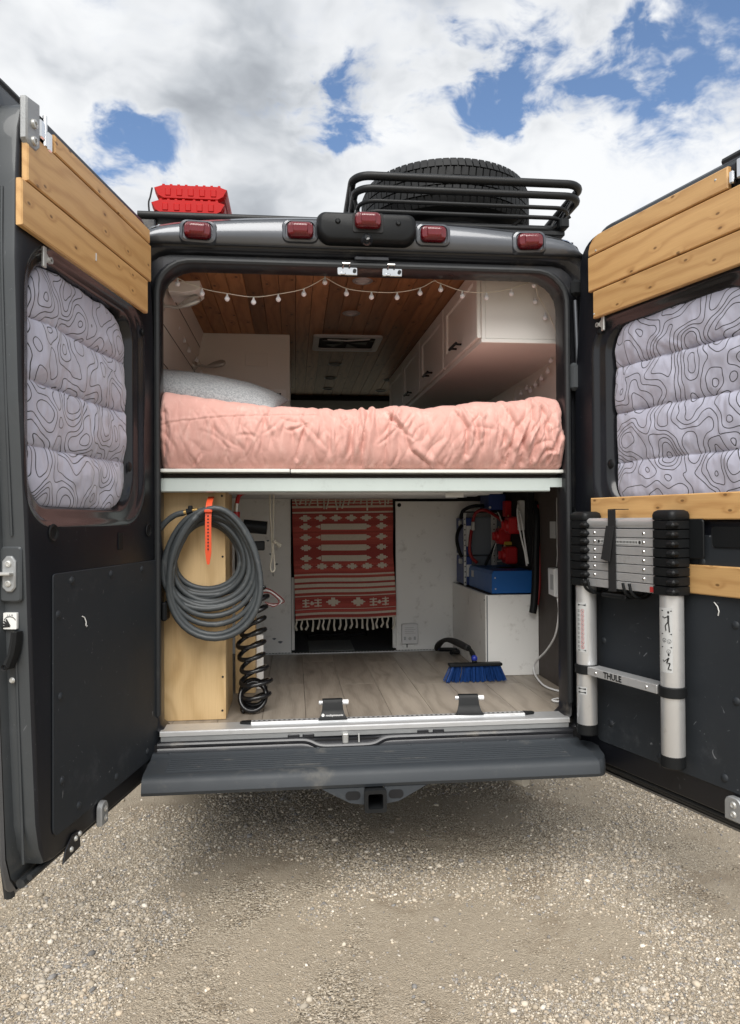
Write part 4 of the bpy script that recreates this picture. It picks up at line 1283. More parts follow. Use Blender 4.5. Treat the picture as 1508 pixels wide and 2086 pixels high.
# ---- small white shelf box at upper left
sh = MB().prism([(-.80, 2.312), (-.80, 2.352), (-.672, 2.360), (-.672, 2.332), (-.69, 2.318), (-.74, 2.308)], .30, .46, 'y', .002)
put(sh, 'wall_shelf', 'white_clean', None, label='small white wall shelf in the upper left corner of the opening', cat='shelf', smooth=30)

# ---- reading lamps
def reading_lamp(base, dirx, label):
    g = thing('reading_lamp', label, 'lamp', base, group='brushed metal reading lamps')
    b0 = Vector(base)
    put(MB().lathe([(.0001, .020), (.018, .020), (.026, .012), (.028, 0)], 18, b0, 'x'), 'wall_mount', 'zinc', g)
    put(MB().tube([b0 + Vector((.01, 0, 0)), b0 + Vector((.05, -.005, .0)), b0 + Vector((.075, -.01, -.008))], .007, 8), 'arm', 'zinc', g)
    d_ = Vector(dirx).normalized()
    p0 = b0 + Vector((.070, -.01, -.008))
    q = MB()
    n1 = d_.orthogonal().normalized()
    n2 = d_.cross(n1)
    rings = []
    for t_, r_ in ((0, .006), (.02, .014), (.05, .024), (.08, .027), (.10, .024), (.112, .012)):
        rings.append([p0 + d_ * t_ + (n1 * math.cos(2 * math.pi * k / 14) + n2 * math.sin(2 * math.pi * k / 14) * .6) * r_ for k in range(14)])
    q.loft(rings, cap=True)
    put(q, 'lamp_head', 'zinc', g)
reading_lamp((-.845, .35, 2.262), (.85, .1, .42), 'brushed metal reading lamp near the rear, under the small shelf')
reading_lamp((-.842, 1.36, 2.228), (.95, -.1, .22), 'brushed metal reading lamp farther in, above the grey pillow')

# ---- string lights
def string_light(label, nodes, bulbs, loc_name='string_light', drop=.020, r=.0105):
    g = thing(loc_name, label, 'string light', nodes[len(nodes) // 2])
    put(MB().tube(catmull(nodes, 8), .0017, 5), 'wire', 'cotton', g)
    b0 = c0 = None
    for (x, y, z) in bulbs:
        M = Matrix.Translation((x, y, z))
        if b0 is None:
            b0 = put(MB().ball((0, 0, 0), r, 12, 8), 'bulb', 'bulb_plastic', g, M=M)
            c0 = put(MB().lathe([(.0001, drop), (.003, drop), (.0045, drop * .62), (.0062, r * .78), (.0055, r * .6)], 10), 'socket', 'white_plastic', b0, M=M)
        else:
            b1 = share(b0, 'bulb', g, M)
            share(c0, 'socket', b1, M)
    return g
bx_ = [(-.734, 2.285), (-.640, 2.249), (-.543, 2.231), (-.440, 2.220), (-.343, 2.234), (-.242, 2.258), (-.158, 2.307), (-.072, 2.264), (.029, 2.253), (.133, 2.254), (.227, 2.274), (.312, 2.291), (.401, 2.267), (.502, 2.263), (.607, 2.282), (.703, 2.319)]
nodes = [(-.742, .12, 2.335), (-.736, .12, 2.309)] + [(x_, .12, z_ + .021) for x_, z_ in bx_[1:6]] + [(-.162, .12, 2.323), (-.158, .12, 2.330), (-.150, .12, 2.323)] + [(x_, .12, z_ + .021) for x_, z_ in bx_[7:11]] + [(.285, .12, 2.325), (.305, .12, 2.318)] + [(x_, .12, z_ + .021) for x_, z_ in bx_[12:]]
gl_ = string_light('white globe string lights swagged across the top of the rear opening', nodes, [(x_, .12, z_) for x_, z_ in bx_])
put(MB().tube([(-.158, .12, 2.328), (-.158, .12, 2.352)], .0016, 5), 'hanger', 'zinc', gl_)
put(MB().tube([(.286, .12, 2.324), (.286, .12, 2.352)], .0016, 5), 'hanger', 'zinc', gl_)
put(MB().tube(catmull([(.70, .12, 2.35), (.69, .12, 2.336), (.70, .12, 2.328), (.715, .12, 2.34)], 5), .0022, 6), 'hook', 'zinc', gl_)
put(MB().tube(catmull([(-.75, .12, 2.355), (-.755, .12, 2.335), (-.742, .12, 2.322), (-.734, .12, 2.338)], 5), .0026, 6), 'hook', 'black_plastic', gl_)
lft_b = [(-.845, .55, 2.36), (-.845, .60, 2.325), (-.84, .63, 2.31), (-.838, .78, 2.285), (-.835, .95, 2.265), (-.832, 1.10, 2.25), (-.812, 1.25, 2.235), (-.80, 1.34, 2.18)]
string_light('white globe string lights running along the left wall past the lamps', [(-.83, .30, 2.40)] + [(a + .006, b2, c + .02) for a, b2, c in lft_b] + [(-.80, 1.36, 2.07)], [(a + .004, b2, c) for a, b2, c in lft_b])
rgt_b = [(.895, .46, 2.085), (.905, .53, 2.050), (.905, .62, 2.035), (.91, .72, 2.022), (.91, .80, 2.008), (.912, .86, 2.03), (.912, .96, 2.02), (.912, 1.05, 2.00)]
string_light('white globe string lights drooping beneath the overhead cabinet', [(.900, .40, 2.112), (.905, .46, 2.098)] + [(a + .006, b2, c + .022) for a, b2, c in rgt_b[1:5]] + [(.918, .95, 2.055), (.918, 1.06, 2.075), (.918, 1.12, 2.02), (.918, 1.2, 1.9)], rgt_b)
e_b = [(.730, .185, 2.272), (.772, .185, 2.205)]
string_light('two white globe lights dangling before the cabinet end panel', [(.706, .12, 2.335), (.735, .17, 2.296), (.750, .185, 2.285), (.785, .185, 2.225), (.80, .19, 2.20), (.83, .20, 2.14), (.86, .20, 2.10)], e_b)

# ================================================================== BED
bed = thing('bed_platform', 'white board bed platform on a pale metal beam across the van', 'bed platform', (0, .7, 1.45))
put(MB().bx(-.785, -.300, .022, 1.40, 1.5405, 1.5535, .002), 'platform_board', 'platform_edge', bed, smooth=0)
put(MB().bx(-.297, .785, .024, 1.40, 1.539, 1.552, .002), 'platform_board', 'platform_edge', bed, smooth=0)
q = MB().prism([(.045, 1.470), (.050, 1.466), (.090, 1.466), (.090, 1.520), (.050, 1.520), (.045, 1.516)], -.79, .735, 'x')
q.prism([(.045, 1.484), (.090, 1.484), (.090, 1.520), (.045, 1.520)], .735, .79, 'x')
put(q, 'front_beam', 'beam_paint', bed, smooth=0)
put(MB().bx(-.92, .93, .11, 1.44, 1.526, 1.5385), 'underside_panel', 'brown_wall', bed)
for i, y in enumerate((.30, .52, .74, .96, 1.18)):
    q = MB().bx(-.60, .62, y, y + .055, 1.468 + .002 * i, 1.500 + .002 * i, .004)
    put(q, 'cross_rail', 'brushed_aluminium', bed, smooth=0)
put(MB().bx(.335, .41, .16, .1615, 1.447, 1.4655, 0), 'rail_label', 'paper', bed)
# duvet-wrapped mattress
nx, ns = 620, 250
xs = np.linspace(-.90, .915, nx)
ss = np.linspace(0, 1, ns)
Xd, Sd = np.meshgrid(xs, ss, indexing='ij')
# profile: front height about .26, then back over the top
top = np.interp(xs, [-.92, -.80, -.70, -.55, -.40, -.1, .05, .1, .22, .45, .58, .64, .70, .78, .92], [1.862, 1.856, 1.842, 1.822, 1.808, 1.802, 1.798, 1.812, 1.806, 1.826, 1.826, 1.838, 1.850, 1.842, 1.838])
top = top + .007 * (fbm(xs * 11, xs * 0, 2, 77) - .5)
def prof_d(s):
    """front arc for s<.55 then flat top"""
    a = np.clip(s / .55, 0, 1)
    y = np.where(s < .55, 0, (s - .55) / .45 * 1.12)
    th_ = a * np.pi * .5
    return a, th_, y
a, th_, yb = prof_d(Sd)
tuck = np.clip((np.abs(Xd) - .770) / .024, 0, 1)
tuck = .06 * tuck * tuck * (3 - 2 * tuck)      # pressed back behind the jambs
H = (top[:, None] - 1.553)
zf = 1.553 + H * (1 - np.cos(np.pi * a ** 1.0 * .5) ** 1.0 * 1.0) * 1.0
# superelliptic front: bulges out at mid height
phi = -np.pi / 2 * .72 + a * (np.pi / 2 * .72 + np.pi / 2)
yc = .125
cosp, sinp = np.cos(phi), np.sin(phi)
def se(v, p): return np.sign(v) * np.abs(v) ** p
yf = yc - .115 * se(np.maximum(cosp, 0), .62)
zf = 1.553 + H * (se(sinp, .85) - se(np.sin(np.array(-np.pi / 2 * .72)), .85)) / (1 - se(np.sin(np.array(-np.pi / 2 * .72)), .85))
Yd = np.where(Sd < .55, yf, yc + yb)
Zd = np.where(Sd < .55, zf, 1.553 + H - .010 * np.clip(yb, 0, 1))
Yd = Yd + tuck * (Sd < .62)
P = np.stack([Xd, Yd, Zd], -1)
Au = Zd - 1.553 + np.where(Sd < .55, 0, yb)       # coordinate up the front and then back
# folds: sharp valleys between soft bulges, running mostly up the front and fanning out from pulled spots
def billow(x_, y_, oct_, seed):
    return 1 - ridged(x_, y_, oct_, seed)
lean = .55 * np.sin(Xd * 4.3 + .6) + .5 * (fbm(Xd * 3, Au * 0, 2, 8) - .5)
wx = Xd + lean * (Au - .12) * .55 + .020 * (fbm(Xd * 6, Au * 8, 3, 5) - .5)
strong = np.clip(.35 + .55 * np.clip((Xd + .35) * 1.6, 0, 1) + .5 * (fbm(Xd * 3 + 4, Au * 3, 2, 12) - .5), .2, 1.1)
calm = np.clip(1 - np.exp(-((Au - .30) / .05) ** 2) * .75, 0, 1)          # the top edge stays smooth
d = .016 * (fbm(Xd * 3.2, Au * 4, 2, 1) - .5)
d += calm * strong * .016 * (np.sqrt(billow(wx * 6.5, Au * 2.0, 1, 3) + .02) - .6)
d += calm * strong * .010 * (np.sqrt(billow(wx * 14 + 3, Au * 3.5 + fbm(Xd * 5, Au * 5, 2, 2), 1, 14) + .03) - .6)
d += calm * .0050 * (np.sqrt(billow(wx * 31, Au * 7 + 2 * fbm(Xd * 6, Au * 6, 2, 29), 1, 24) + .04) - .6)
d += .0022 * (fbm(wx * 60, Au * 16, 2, 34) - .5)
gs_ = np.random.default_rng(11)
def stroke(x0, a0, th, ln_, dep, wd, curv):
    """one wrinkle: a narrow valley with a soft roll beside it, tapering at both ends; th from vertical"""
    i0, i1 = np.searchsorted(xs, x0 - abs(ln_ * math.sin(th)) - .05), np.searchsorted(xs, x0 + abs(ln_ * math.sin(th)) + .05)
    Xs, As = Xd[i0:i1], Au[i0:i1]
    dx_, da_ = Xs - x0, As - a0
    sl = dx_ * math.sin(th) + da_ * math.cos(th)
    qq = dx_ * math.cos(th) - da_ * math.sin(th) - curv * (np.clip(sl / ln_, 0, 1) - .5) ** 2
    tp = np.sin(np.pi * np.clip(sl / ln_, 0, 1)) ** .8
    d[i0:i1] += dep * tp * (-np.exp(-np.abs(qq) / wd) + .75 * np.exp(-((qq - 2.4 * wd) / (1.8 * wd)) ** 2) + .35 * np.exp(-((qq + 2.6 * wd) / (1.8 * wd)) ** 2))
for k_ in range(95):
    stroke(gs_.uniform(-.84, .86), gs_.uniform(.16, .23), math.pi + gs_.normal(0, .28), gs_.uniform(.04, .13), gs_.uniform(.0018, .0042), gs_.uniform(.0035, .006), gs_.normal(0, .03))
for k_ in range(170):
    x0 = gs_.uniform(-.84, .86)
    if x0 < -.2 and gs_.uniform() < .45: continue
    big_ = 1.0 if x0 > -.25 else .65
    stroke(x0, gs_.uniform(.0, .14), .30 * math.sin(x0 * 4.3 + .6) + gs_.normal(0, .22), gs_.uniform(.08, .23), big_ * gs_.uniform(.002, .0060), gs_.uniform(.005, .0105), gs_.normal(0, .06))
for k_ in range(45):
    stroke(gs_.uniform(-.84, .86), gs_.uniform(-.01, .01), gs_.normal(0, .3), gs_.uniform(.03, .08), gs_.uniform(.002, .0045), gs_.uniform(.004, .007), gs_.normal(0, .02))
for (tx, ta, nn) in [(-.415, .125, 4), (-.235, .165, 5), (.135, .150, 6), (.390, .165, 6)]:
    for k_ in range(nn):
        stroke(tx + gs_.normal(0, .006), ta + gs_.normal(0, .006), gs_.uniform(0, 2 * math.pi), gs_.uniform(.05, .13), gs_.uniform(.003, .0065), gs_.uniform(.004, .007), gs_.normal(0, .03))
for k_ in range(34):
    stroke(gs_.uniform(.52, .80), gs_.uniform(.0, .12), gs_.normal(.30, .25), gs_.uniform(.07, .17), gs_.uniform(.004, .009), gs_.uniform(.005, .009), gs_.normal(0, .05))
def crease(pts, depth, wd):
    """a drawn-in valley with a soft roll on one side"""
    global d
    best = np.full(Xd.shape, 9.0)
    side = np.zeros(Xd.shape)
    jx = Xd + .012 * (fbm(Xd * 14, Au * 14, 2, 91) - .5)
    for (x0, a0), (x1, a1) in zip(pts[:-1], pts[1:]):
        ex_, ea = x1 - x0, a1 - a0
        t_ = np.clip(((jx - x0) * ex_ + (Au - a0) * ea) / (ex_ ** 2 + ea ** 2), 0, 1)
        qx, qa = jx - x0 - t_ * ex_, Au - a0 - t_ * ea
        di = np.sqrt(qx ** 2 + qa ** 2)
        side = np.where(di < best, np.sign(ex_ * qa - ea * qx), side)
        best = np.minimum(best, di)
    d += -depth * np.exp(-(best / wd)) + depth * .9 * np.exp(-((best - wd * 3) / (wd * 2.4)) ** 2) * (side > 0)
crease([(.010, .235), (-.005, .18), (-.018, .10), (-.022, .01)], .010, .006)
crease([(.105, .22), (.075, .15), (.07, .02)], .009, .006)
crease([(.09, .20), (.135, .15), (.17, .07), (.24, .02)], .009, .006)
crease([(.36, .21), (.395, .16), (.385, .06)], .010, .006)
crease([(-.235, .17), (-.26, .10), (-.275, .04)], .007, .005)
crease([(.56, .23), (.59, .17), (.575, .10), (.55, .02)], .012, .007)
crease([(.66, .24), (.655, .19), (.62, .12), (.61, .03)], .012, .007)
crease([(.74, .22), (.70, .14), (.66, .05)], .010, .007)
crease([(.70, .24), (.73, .17), (.735, .08)], .009, .006)
crease([(-.765, .21), (-.758, .12), (-.77, .02)], .010, .006)
crease([(-.79, .16), (-.70, .180), (-.55, .195), (-.40, .205), (-.20, .21)], .0022, .0025)
fade = np.where(Sd < .55, 1, np.clip(1 - yb * .8, .2, 1))
d = d * fade * np.clip(Sd * 22, 0, 1)
gu = np.gradient(P, axis=0)
gv = np.gradient(P, axis=1)
nrm = np.cross(gv, gu)
nrm /= np.linalg.norm(nrm, axis=-1, keepdims=True) + 1e-9
if nrm[nx // 2, 40, 1] > 0:
    nrm = -nrm
P = P + nrm * d[..., None]
P[..., 2] = np.maximum(P[..., 2], 1.5535)
q = MB()
q.grid(P)
put(q, 'duvet', 'pink_velvet', None, smooth=180, recalc=False, label='crumpled pink velvet duvet wrapped over the mattress', cat='duvet')
# pillow
nu, nv = 90, 60
U, V = np.meshgrid(np.linspace(-1, 1, nu), np.linspace(-1, 1, nv), indexing='ij')
def pil(sgn):
    e = np.clip((1 - np.abs(U) ** 3.0), 0, 1) ** .55 * np.clip((1 - np.abs(V) ** 2.6), 0, 1) ** .55
    pin = 1 - .07 * (np.abs(U) ** 2) * (1 - V ** 2) * 0
    x_ = U * .345 * (1 - .05 * (1 - np.abs(V)) ** 2 * 0 - .035 * (1 - V ** 2))
    y_ = V * .235 * (1 - .06 * (1 - U ** 2))
    z_ = sgn * .070 * e * (1 + .22 * (fbm(U * 2 + 3, V * 2, 3, 6) - .5)) + .006 * (ridged(U * 4, V * 4, 2, 8) - .5) * (1 - e)
    return np.stack([x_, y_, z_], -1)
q = MB()
q.grid(pil(1)); q.grid(pil(-1)[::-1])
M = Matrix.Translation((-.668, .40, 1.912)) @ Matrix.Rotation(R(9), 4, 'Y') @ Matrix.Rotation(R(16), 4, 'X') @ Matrix.Rotation(R(-4), 4, 'Z')
put(q, 'pillow', 'heather_grey', None, M=M, smooth=180, recalc=False, label='heather grey pillow lying at the left end of the bed', cat='pillow')

# ================================================================== UNDER-BED STORAGE
BY = 1.561
pl_ = put(MB().bx(-.92, -.305, BY, BY + .018, .576, 1.524, .0015), 'partition_panel', 'white_paint', None, label='scuffed white partition panel left of the red rug', cat='panel', smooth=0)
put(MB().bx(-.303, -.285, BY + .001, BY + .020, .590, 1.02, .002), 'edge_strip', 'white_paint', pl_, smooth=0)
pr_ = put(MB().bx(.322, .935, BY, BY + .018, .576, 1.470, .0015), 'partition_panel', 'white_paint', None, label='scuffed white partition panel right of the red rug', cat='panel', smooth=0)
put(MB().bx(.300, .3205, BY - .004, BY + .022, .590, .80, .002), 'edge_strip', 'white_paint', pr_, smooth=0)
dome_q = MB().lathe([(.0001, BY - .003), (.010, BY - .003), (.012, BY)], 16, (.345, 0, 1.448), 'y')
put(dome_q, 'grommet', 'black_plastic', pr_)
for (x, z, s_) in ((-.42, 1.16, 1), (-.39, 1.10, .8), (-.405, .66, .9), (-.37, .64, 1.1), (-.44, 1.24, .7)):
    put(MB().prism([(x + .012 * s_ * math.cos(a_) * (1 + .4 * math.sin(3 * a_)), z + .007 * s_ * math.sin(a_)) for a_ in np.linspace(0, 5.9, 9)], BY - .0004, BY, 'y'), 'scuff_mark', 'battery_grey', pl_)
# co alarm
al = put(MB().prism(rrect(.352, .452, .614, .736, .010), BY - .022, BY, 'y', .004), 'gas_alarm', 'white_plastic', None, label='square white gas alarm low on the right partition', cat='alarm', smooth=30)
q = MB()
for x0 in (.371, .431):
    for i in range(4):
        q.bx(x0 - .006, x0 + .006, BY - .0228, BY - .0218, .640 + .005 * i, .6425 + .005 * i)
put(q, 'vent_slots', 'battery_grey', al, smooth=0)
put(MB().lathe([(.0001, BY - .0245), (.008, BY - .0245), (.010, BY - .022)], 16, (.402, 0, .648), 'y'), 'test_button', 'clear_plastic', al)
q = MB()
for i in range(4):
    q.bx(.370, .436 - .012 * (i % 2), BY - .0226, BY - .0219, .678 + .011 * i, .6805 + .011 * i)
put(q, 'printed_lines', 'clear_plastic', al, smooth=0)
put(MB().tube([(.386, BY - .006, .614), (.386, BY - .006, .592)], .003, 6), 'alarm_tab', 'black_plastic', al)

# ---- red kilim rug hung as a curtain, with knotted fringes
NXr, NZr = 180, 230
zb, zt = .770, 1.500
pat = np.zeros((NXr, NZr, 3))
red, dred, cream = np.array((.44, .082, .066)), np.array((.33, .055, .048)), np.array((.64, .57, .47))
hz = (np.arange(NZr) + .5) / NZr       # 0 bottom .. 1 top
hx_ = (np.arange(NXr) + .5) / NXr
base_r = vnoise(np.zeros(NZr), np.arange(NZr) / 3.0, 4)[None, :, None]
pat[:] = red * (.75 + .45 * base_r)
bandn = vnoise(np.zeros(NZr), np.arange(NZr) / 9.0, 9)[None, :, None]
pat[:] = np.where(bandn > .62, dred * 1.05, pat)
pat *= (.93 + .14 * rng.uniform(size=(NXr, NZr, 1)))
def zfrac(v):  # v = photo row measured from rug top 0 to bottom 1
    return 1 - v
def stripe(a0, a1):
    m_ = (hz > 1 - a1) & (hz <= 1 - a0)
    pat[:, m_] = cream * (.92 + .12 * rng.uniform(size=(NXr, m_.sum(), 1)))
for a0, a1 in [(.0, .020), (.028, .040), (.052, .062), (.078, .094), (.128, .137), (.632, .642), (.665, .695), (.712, .738), (.757, .782), (.803, .811), (.912, .919), (.942, .962), (.985, 1.01)]:
    stripe(a0, a1)
def star_(cx, cz, sx, sz):
    for (dx, dz, wx_, wz) in ((0, 0, .5, .5), (0, 0, 1, .13), (0, 0, .28, 1), (-.55, .42, .16, .16), (.55, .42, .16, .16), (-.55, -.42, .16, .16), (.55, -.42, .16, .16), (0, 0, .75, .26)):
        x0, x1 = cx + (dx - wx_) * sx, cx + (dx + wx_) * sx
        z0, z1 = cz + (dz - wz) * sz, cz + (dz + wz) * sz
        mx, mz = (hx_ > x0) & (hx_ < x1), (hz > 1 - z1) & (hz < 1 - z0)
        pat[np.ix_(mx, mz)] = cream
for v_ in (.178, .572):
    for k in range(6):
        star_(.125 + .152 * k, v_, .060, .025)
for v_ in (.248, .335, .420, .505):
    star_(.125, v_, .060, .025)
    star_(.885, v_, .060, .025)
    mx, mz = (hx_ > .275) & (hx_ < .735), (hz > 1 - v_ - .024) & (hz < 1 - v_ + .024)
    pat[np.ix_(mx, mz)] = cream
    for sx_, e_ in ((-1, .275), (1, .735)):
        for k, (l_, h_) in enumerate(((.020, .014), (.045, .003), (.030, .009))):
            mx = (hx_ > min(e_, e_ + sx_ * l_)) & (hx_ < max(e_, e_ + sx_ * l_))
            mz = (hz > 1 - v_ - h_) & (hz < 1 - v_ + h_)
            pat[np.ix_(mx, mz)] = cream
for cx in (.375, .625):
    star_(cx, .862, .070, .034)
for cx in (.105, .225, .775, .895):
    star_(cx, .866, .012, .036)
    for dz in (-.024, 0, .024):
        mx, mz = (hx_ > cx - .034) & (hx_ < cx + .034), (hz > 1 - .866 - dz - .004) & (hz < 1 - .866 - dz + .004)
        pat[np.ix_(mx, mz)] = cream
for cx in (.165, .835):
    star_(cx, .868, .024, .014)
gx = np.linspace(0, 1, NXr + 1)
gz_ = np.linspace(0, 1, NZr + 1)
GX, GZ = np.meshgrid(gx, gz_, indexing='ij')
PX = -.297 + .018 * (1 - GZ) ** 1.2 + GX * (.594 + .004 * np.sin(GZ * 9))
PZ = zb + .010 * GX + GZ * (zt - zb - .006 * GX) + .004 * np.sin(GX * 7) * (1 - GZ)
PY = BY - .028 - .010 * np.sin(GX * 6 + 1) * (1 - GZ) - .006 * (fbm(GX * 5, GZ * 6, 3, 3) - .5) - .012 * (1 - GZ)
q = MB()
q.grid(np.stack([PX, PY, PZ], -1))
Q2 = np.stack([PX, PY + .006, PZ], -1)
q.grid(Q2[::-1])
rug = put(q, 'rug', 'rug_weave', None, smooth=180, recalc=False, label='red and cream flat-weave rug hung as a curtain over the walkway', cat='rug')
mcol = rug.data.color_attributes.new('Col', 'FLOAT_COLOR', 'CORNER')
fc = pat.reshape(-1, 3)
both = np.concatenate([fc, pat[::-1].reshape(-1, 3)])
cc = np.concatenate([np.repeat(both, 4, 0), np.ones((len(both) * 4, 1))], 1)
mcol.data.foreach_set('color', cc.ravel())
for k in range(19):
    x = -.272 + k * .0318 + random.uniform(-.004, .004)
    zt_ = zb + .010 * (k / 18) + .004
    ln = random.uniform(.058, .078)
    q = MB()
    y_ = BY - .042
    q.tube([(x, y_, zt_), (x + random.uniform(-.003, .003), y_ - .002, zt_ - .012), (x + random.uniform(-.008, .008), y_, zt_ - ln * .6), (x + random.uniform(-.013, .013), y_ + .002, zt_ - ln)], [.004, .0055, .006, .0075], 7)
    put(q, 'tassel', 'cotton', rug)
for k in range(18):
    x = -.280 + k * .033 + random.uniform(-.006, .006)
    q = MB()
    l_ = random.uniform(.035, .085)
    sw = random.uniform(-.018, .018)
    q.tube([(x, BY - .043, 1.494), (x + sw * .4, BY - .047, 1.494 - l_ * .5), (x + sw, BY - .045, 1.494 - l_)], [.0035, .004, .0048], 6)
    put(q, 'tassel', 'cotton', rug)
rr0 = put(MB().bx(-.93, .94, BY - .02, BY + .05, 1.500, 1.5395, .003), 'rug_rail', 'brown_wall', None, label='dark rail above the partitions where the rug hangs', cat='rail')

put(MB().bx(-.93, .94, BY + .030, BY + .040, 1.30, 1.4995), 'leak_block_strip', 'black_matte', rr0)  # added black sheet, stops windscreen light leaking through the gap above the partition
# ---- floor track by the partition
ft = put(MB().bx(-.48, .655, 1.515, 1.548, .5745, .580, .001), 'floor_track', 'brushed_aluminium', None, label='thin perforated metal track on the floor along the partitions', cat='floor track', smooth=0)
q = MB()
for k in range(60):
    x = -.468 + k * .0187
    q.bx(x - .0045, x + .0045, 1.524, 1.539, .5803, .5806)
put(q, 'track_slots', 'black_matte', ft, smooth=0)
# ---- anchor track on the sill
at_ = put(MB().bx(-.452, .620, .026, .062, .580, .590, .002), 'anchor_track', 'aluminium', None, label='aluminium anchor track with holes along the rear sill', cat='anchor track', smooth=0)
q = MB()
for k in range(56):
    x = -.440 + k * .0191
    q.lathe([(.0001, .5906), (.0055, .5906)], 8, (x, .046, 0), 'z')
put(q, 'track_holes', 'black_matte', at_, smooth=0)
for sx, xe in ((-1, -.452), (1, .620)):
    q = MB().prism([(xe, .024), (xe + sx * .035, .034), (xe + sx * .042, .044), (xe + sx * .035, .056), (xe, .064)], .580, .591, 'z', .002)
    put(q, 'end_cap', 'black_plastic', at_)

# ---- fork mounts
def fork_mount(x, y, txt, label, rz):
    M = Matrix.Translation((x, y, .591)) @ Matrix.Rotation(rz, 4, 'Z')
    g = thing('fork_mount', label, 'bike mount', M=M, group='black bike fork mounts')
    hw = .040
    prof_ = [(-.055, 0), (.055, 0), (.052, .010), (.041, .030), (.038, .050), (.0385, .066), (.034, .072), (-.034, .072), (-.0385, .066), (-.038, .050), (-.041, .030), (-.052, .010)]
    q = MB()
    rings_ = []
    for (z, y_, w_) in ((0, -.030, .056), (.004, -.031, .055), (.014, -.020, .047), (.034, -.010, .041), (.058, -.008, .0385), (.070, .0, .0385), (.073, .012, .0385), (.070, .022, .0385), (.062, .026, .0385)):
        rings_.append([(-w_, y_, z), (w_, y_, z), (w_, y_ + .005, z - .002 if z > .06 else z), (-w_, y_ + .005, z - .002 if z > .06 else z)])
    q.loft(rings_, cap=True)
    q.bx(-.038, .038, .004, .028, 0, .010, .002)
    q.bx(-.032, .032, .002, .022, .010, .052, .003)
    bd = put(q, 'mount_body', 'black_plastic', g, M=M, smooth=30)
    put(MB().tube([(-.052, .008, .058), (.052, .008, .058)], .0085, 14), 'axle', 'aluminium', g, M=M)
    put(MB().tube([(.040, .008, .058), (.062, .008, .058)], .0095, 14), 'axle_nut', 'white_plastic', g, M=M)
    if txt:
        lt = text_mb('rockymounts', .0125, .0003, .0002)
        lt.v = [(a + .006, b - .0262 + .35 * max(0, (c * .9)) * 0, c * .9 + .0165) for a, b, c in lt.v]
        put(lt, 'lettering', 'lettering_white', bd, M=M, smooth=0)
        put(MB().lathe([(.0001, -.0268), (.006, -.0268), (.006, -.025)], 14, (-.038, 0, .0175), 'y'), 'logo_disc', 'lettering_white', bd, M=M)
    return g
fork_mount(-.140, .050, True, 'black bike fork mount with white lettering on the sill track', 0)
fork_mount(.398, .054, False, 'plain black bike fork mount right of the lettered one', R(-4))

# ---- plywood box at left
pb = thing('plywood_box', 'tall pale plywood box at the left of the opening', 'box', (-.68, .29, .574))
def ply(x0, x1, y0, y1, z0, z1, name):
    # frame: local x runs up so that the grain is vertical
    M = Matrix.Translation(((x0 + x1) / 2, (y0 + y1) / 2, (z0 + z1) / 2)) @ Matrix.Rotation(R(-90), 4, 'Y')
    q = MB().box((0, 0, 0), ((z1 - z0) / 2, (y1 - y0) / 2, (x1 - x0) / 2), .0015)
    return put(q, name, 'plywood', pb, M=M, smooth=0)
ply(-.815, -.555, .140, .152, .575, 1.512, 'front_panel')
ply(-.571, -.5555, .1525, .46, .575, 1.510, 'side_panel')
ply(-.815, -.571, .1525, .46, 1.496, 1.510, 'top_panel')
ply(-.815, -.571, .450, .462, .575, 1.494, 'back_panel')
for x, z in ((-.568, 1.455), (-.566, 1.215), (-.567, .742), (-.569, .590 + .02), (-.80, 1.46)):
    put(MB().lathe([(.0001, .1385), (.0042, .1385), (.0045, .1405)], 10, (x, 0, z), 'y'), 'wood_screw', 'black_matte', pb)
# ---- hose coil
rad = .0112
path = []
turns = [  # (x left, x right, z bottom, z top, y)
    (-.735, -.500, 1.098, 1.345, .118), (-.748, -.488, 1.085, 1.352, .108), (-.772, -.478, 1.070, 1.378, .100), (-.742, -.470, 1.060, 1.358, .092),
    (-.782, -.482, 1.078, 1.366, .080), (-.758, -.458, 1.046, 1.388, .084), (-.776, -.452, 1.030, 1.372, .066), (-.738, -.466, 1.064, 1.396, .058),
    (-.786, -.440, 1.016, 1.380, .062), (-.765, -.446, 1.040, 1.400, .044), (-.778, -.428, 1.002, 1.390, .050), (-.746, -.420, .985, 1.404, .034),
    (-.742, -.424, .938, 1.396, .042), (-.752, -.416, .912, 1.404, .022)]
per = 40
for ti, tt in enumerate(turns):
    nt = turns[min(ti + 1, len(turns) - 1)]
    for j in range(per):
        f = j / per
        g = f * f * (3 - 2 * f)
        xl, xr, zb_, zt_, yy = [tt[i] + (nt[i] - tt[i]) * g for i in range(5)]
        a = R(90) - 2 * math.pi * f
        cx, cz = (xl + xr) / 2, (zb_ + zt_) / 2
        ex_, ez_ = (xr - xl) / 2, (zt_ - zb_) / 2
        xx = cx + ex_ * math.cos(a) - .018 * math.sin(2 * a) * (1 if ti % 2 else .6)
        path.append((xx, yy + .006 * math.sin(a * 2 + ti), cz + ez_ * math.sin(a)))
path = path[:-2]
hose = thing('hose_coil', 'coiled dark grey rubber hose hanging on the plywood box', 'hose', (-.6, .07, .90))
put(MB().tube(path, rad, 10), 'hose_loops', 'hose_rubber', hose, smooth=180)
tail = catmull([(-.80, .055, 1.315), (-.77, .05, 1.352), (-.735, .045, 1.378), (-.70, .042, 1.388)], 8)
put(MB().tube(tail, rad, 10), 'hose_tail', 'hose_rubber', hose, smooth=180)
put(MB().tube([(-.708, .042, 1.387), (-.690, .041, 1.390)], .0095, 12), 'brass_fitting', 'brass', hose)
q = MB().tube([(-.690, .041, 1.390), (-.668, .040, 1.396)], .0125, 10)
q.bx(-.684, -.668, .030, .050, 1.398, 1.415, .003)
put(q, 'valve', 'black_plastic', hose)
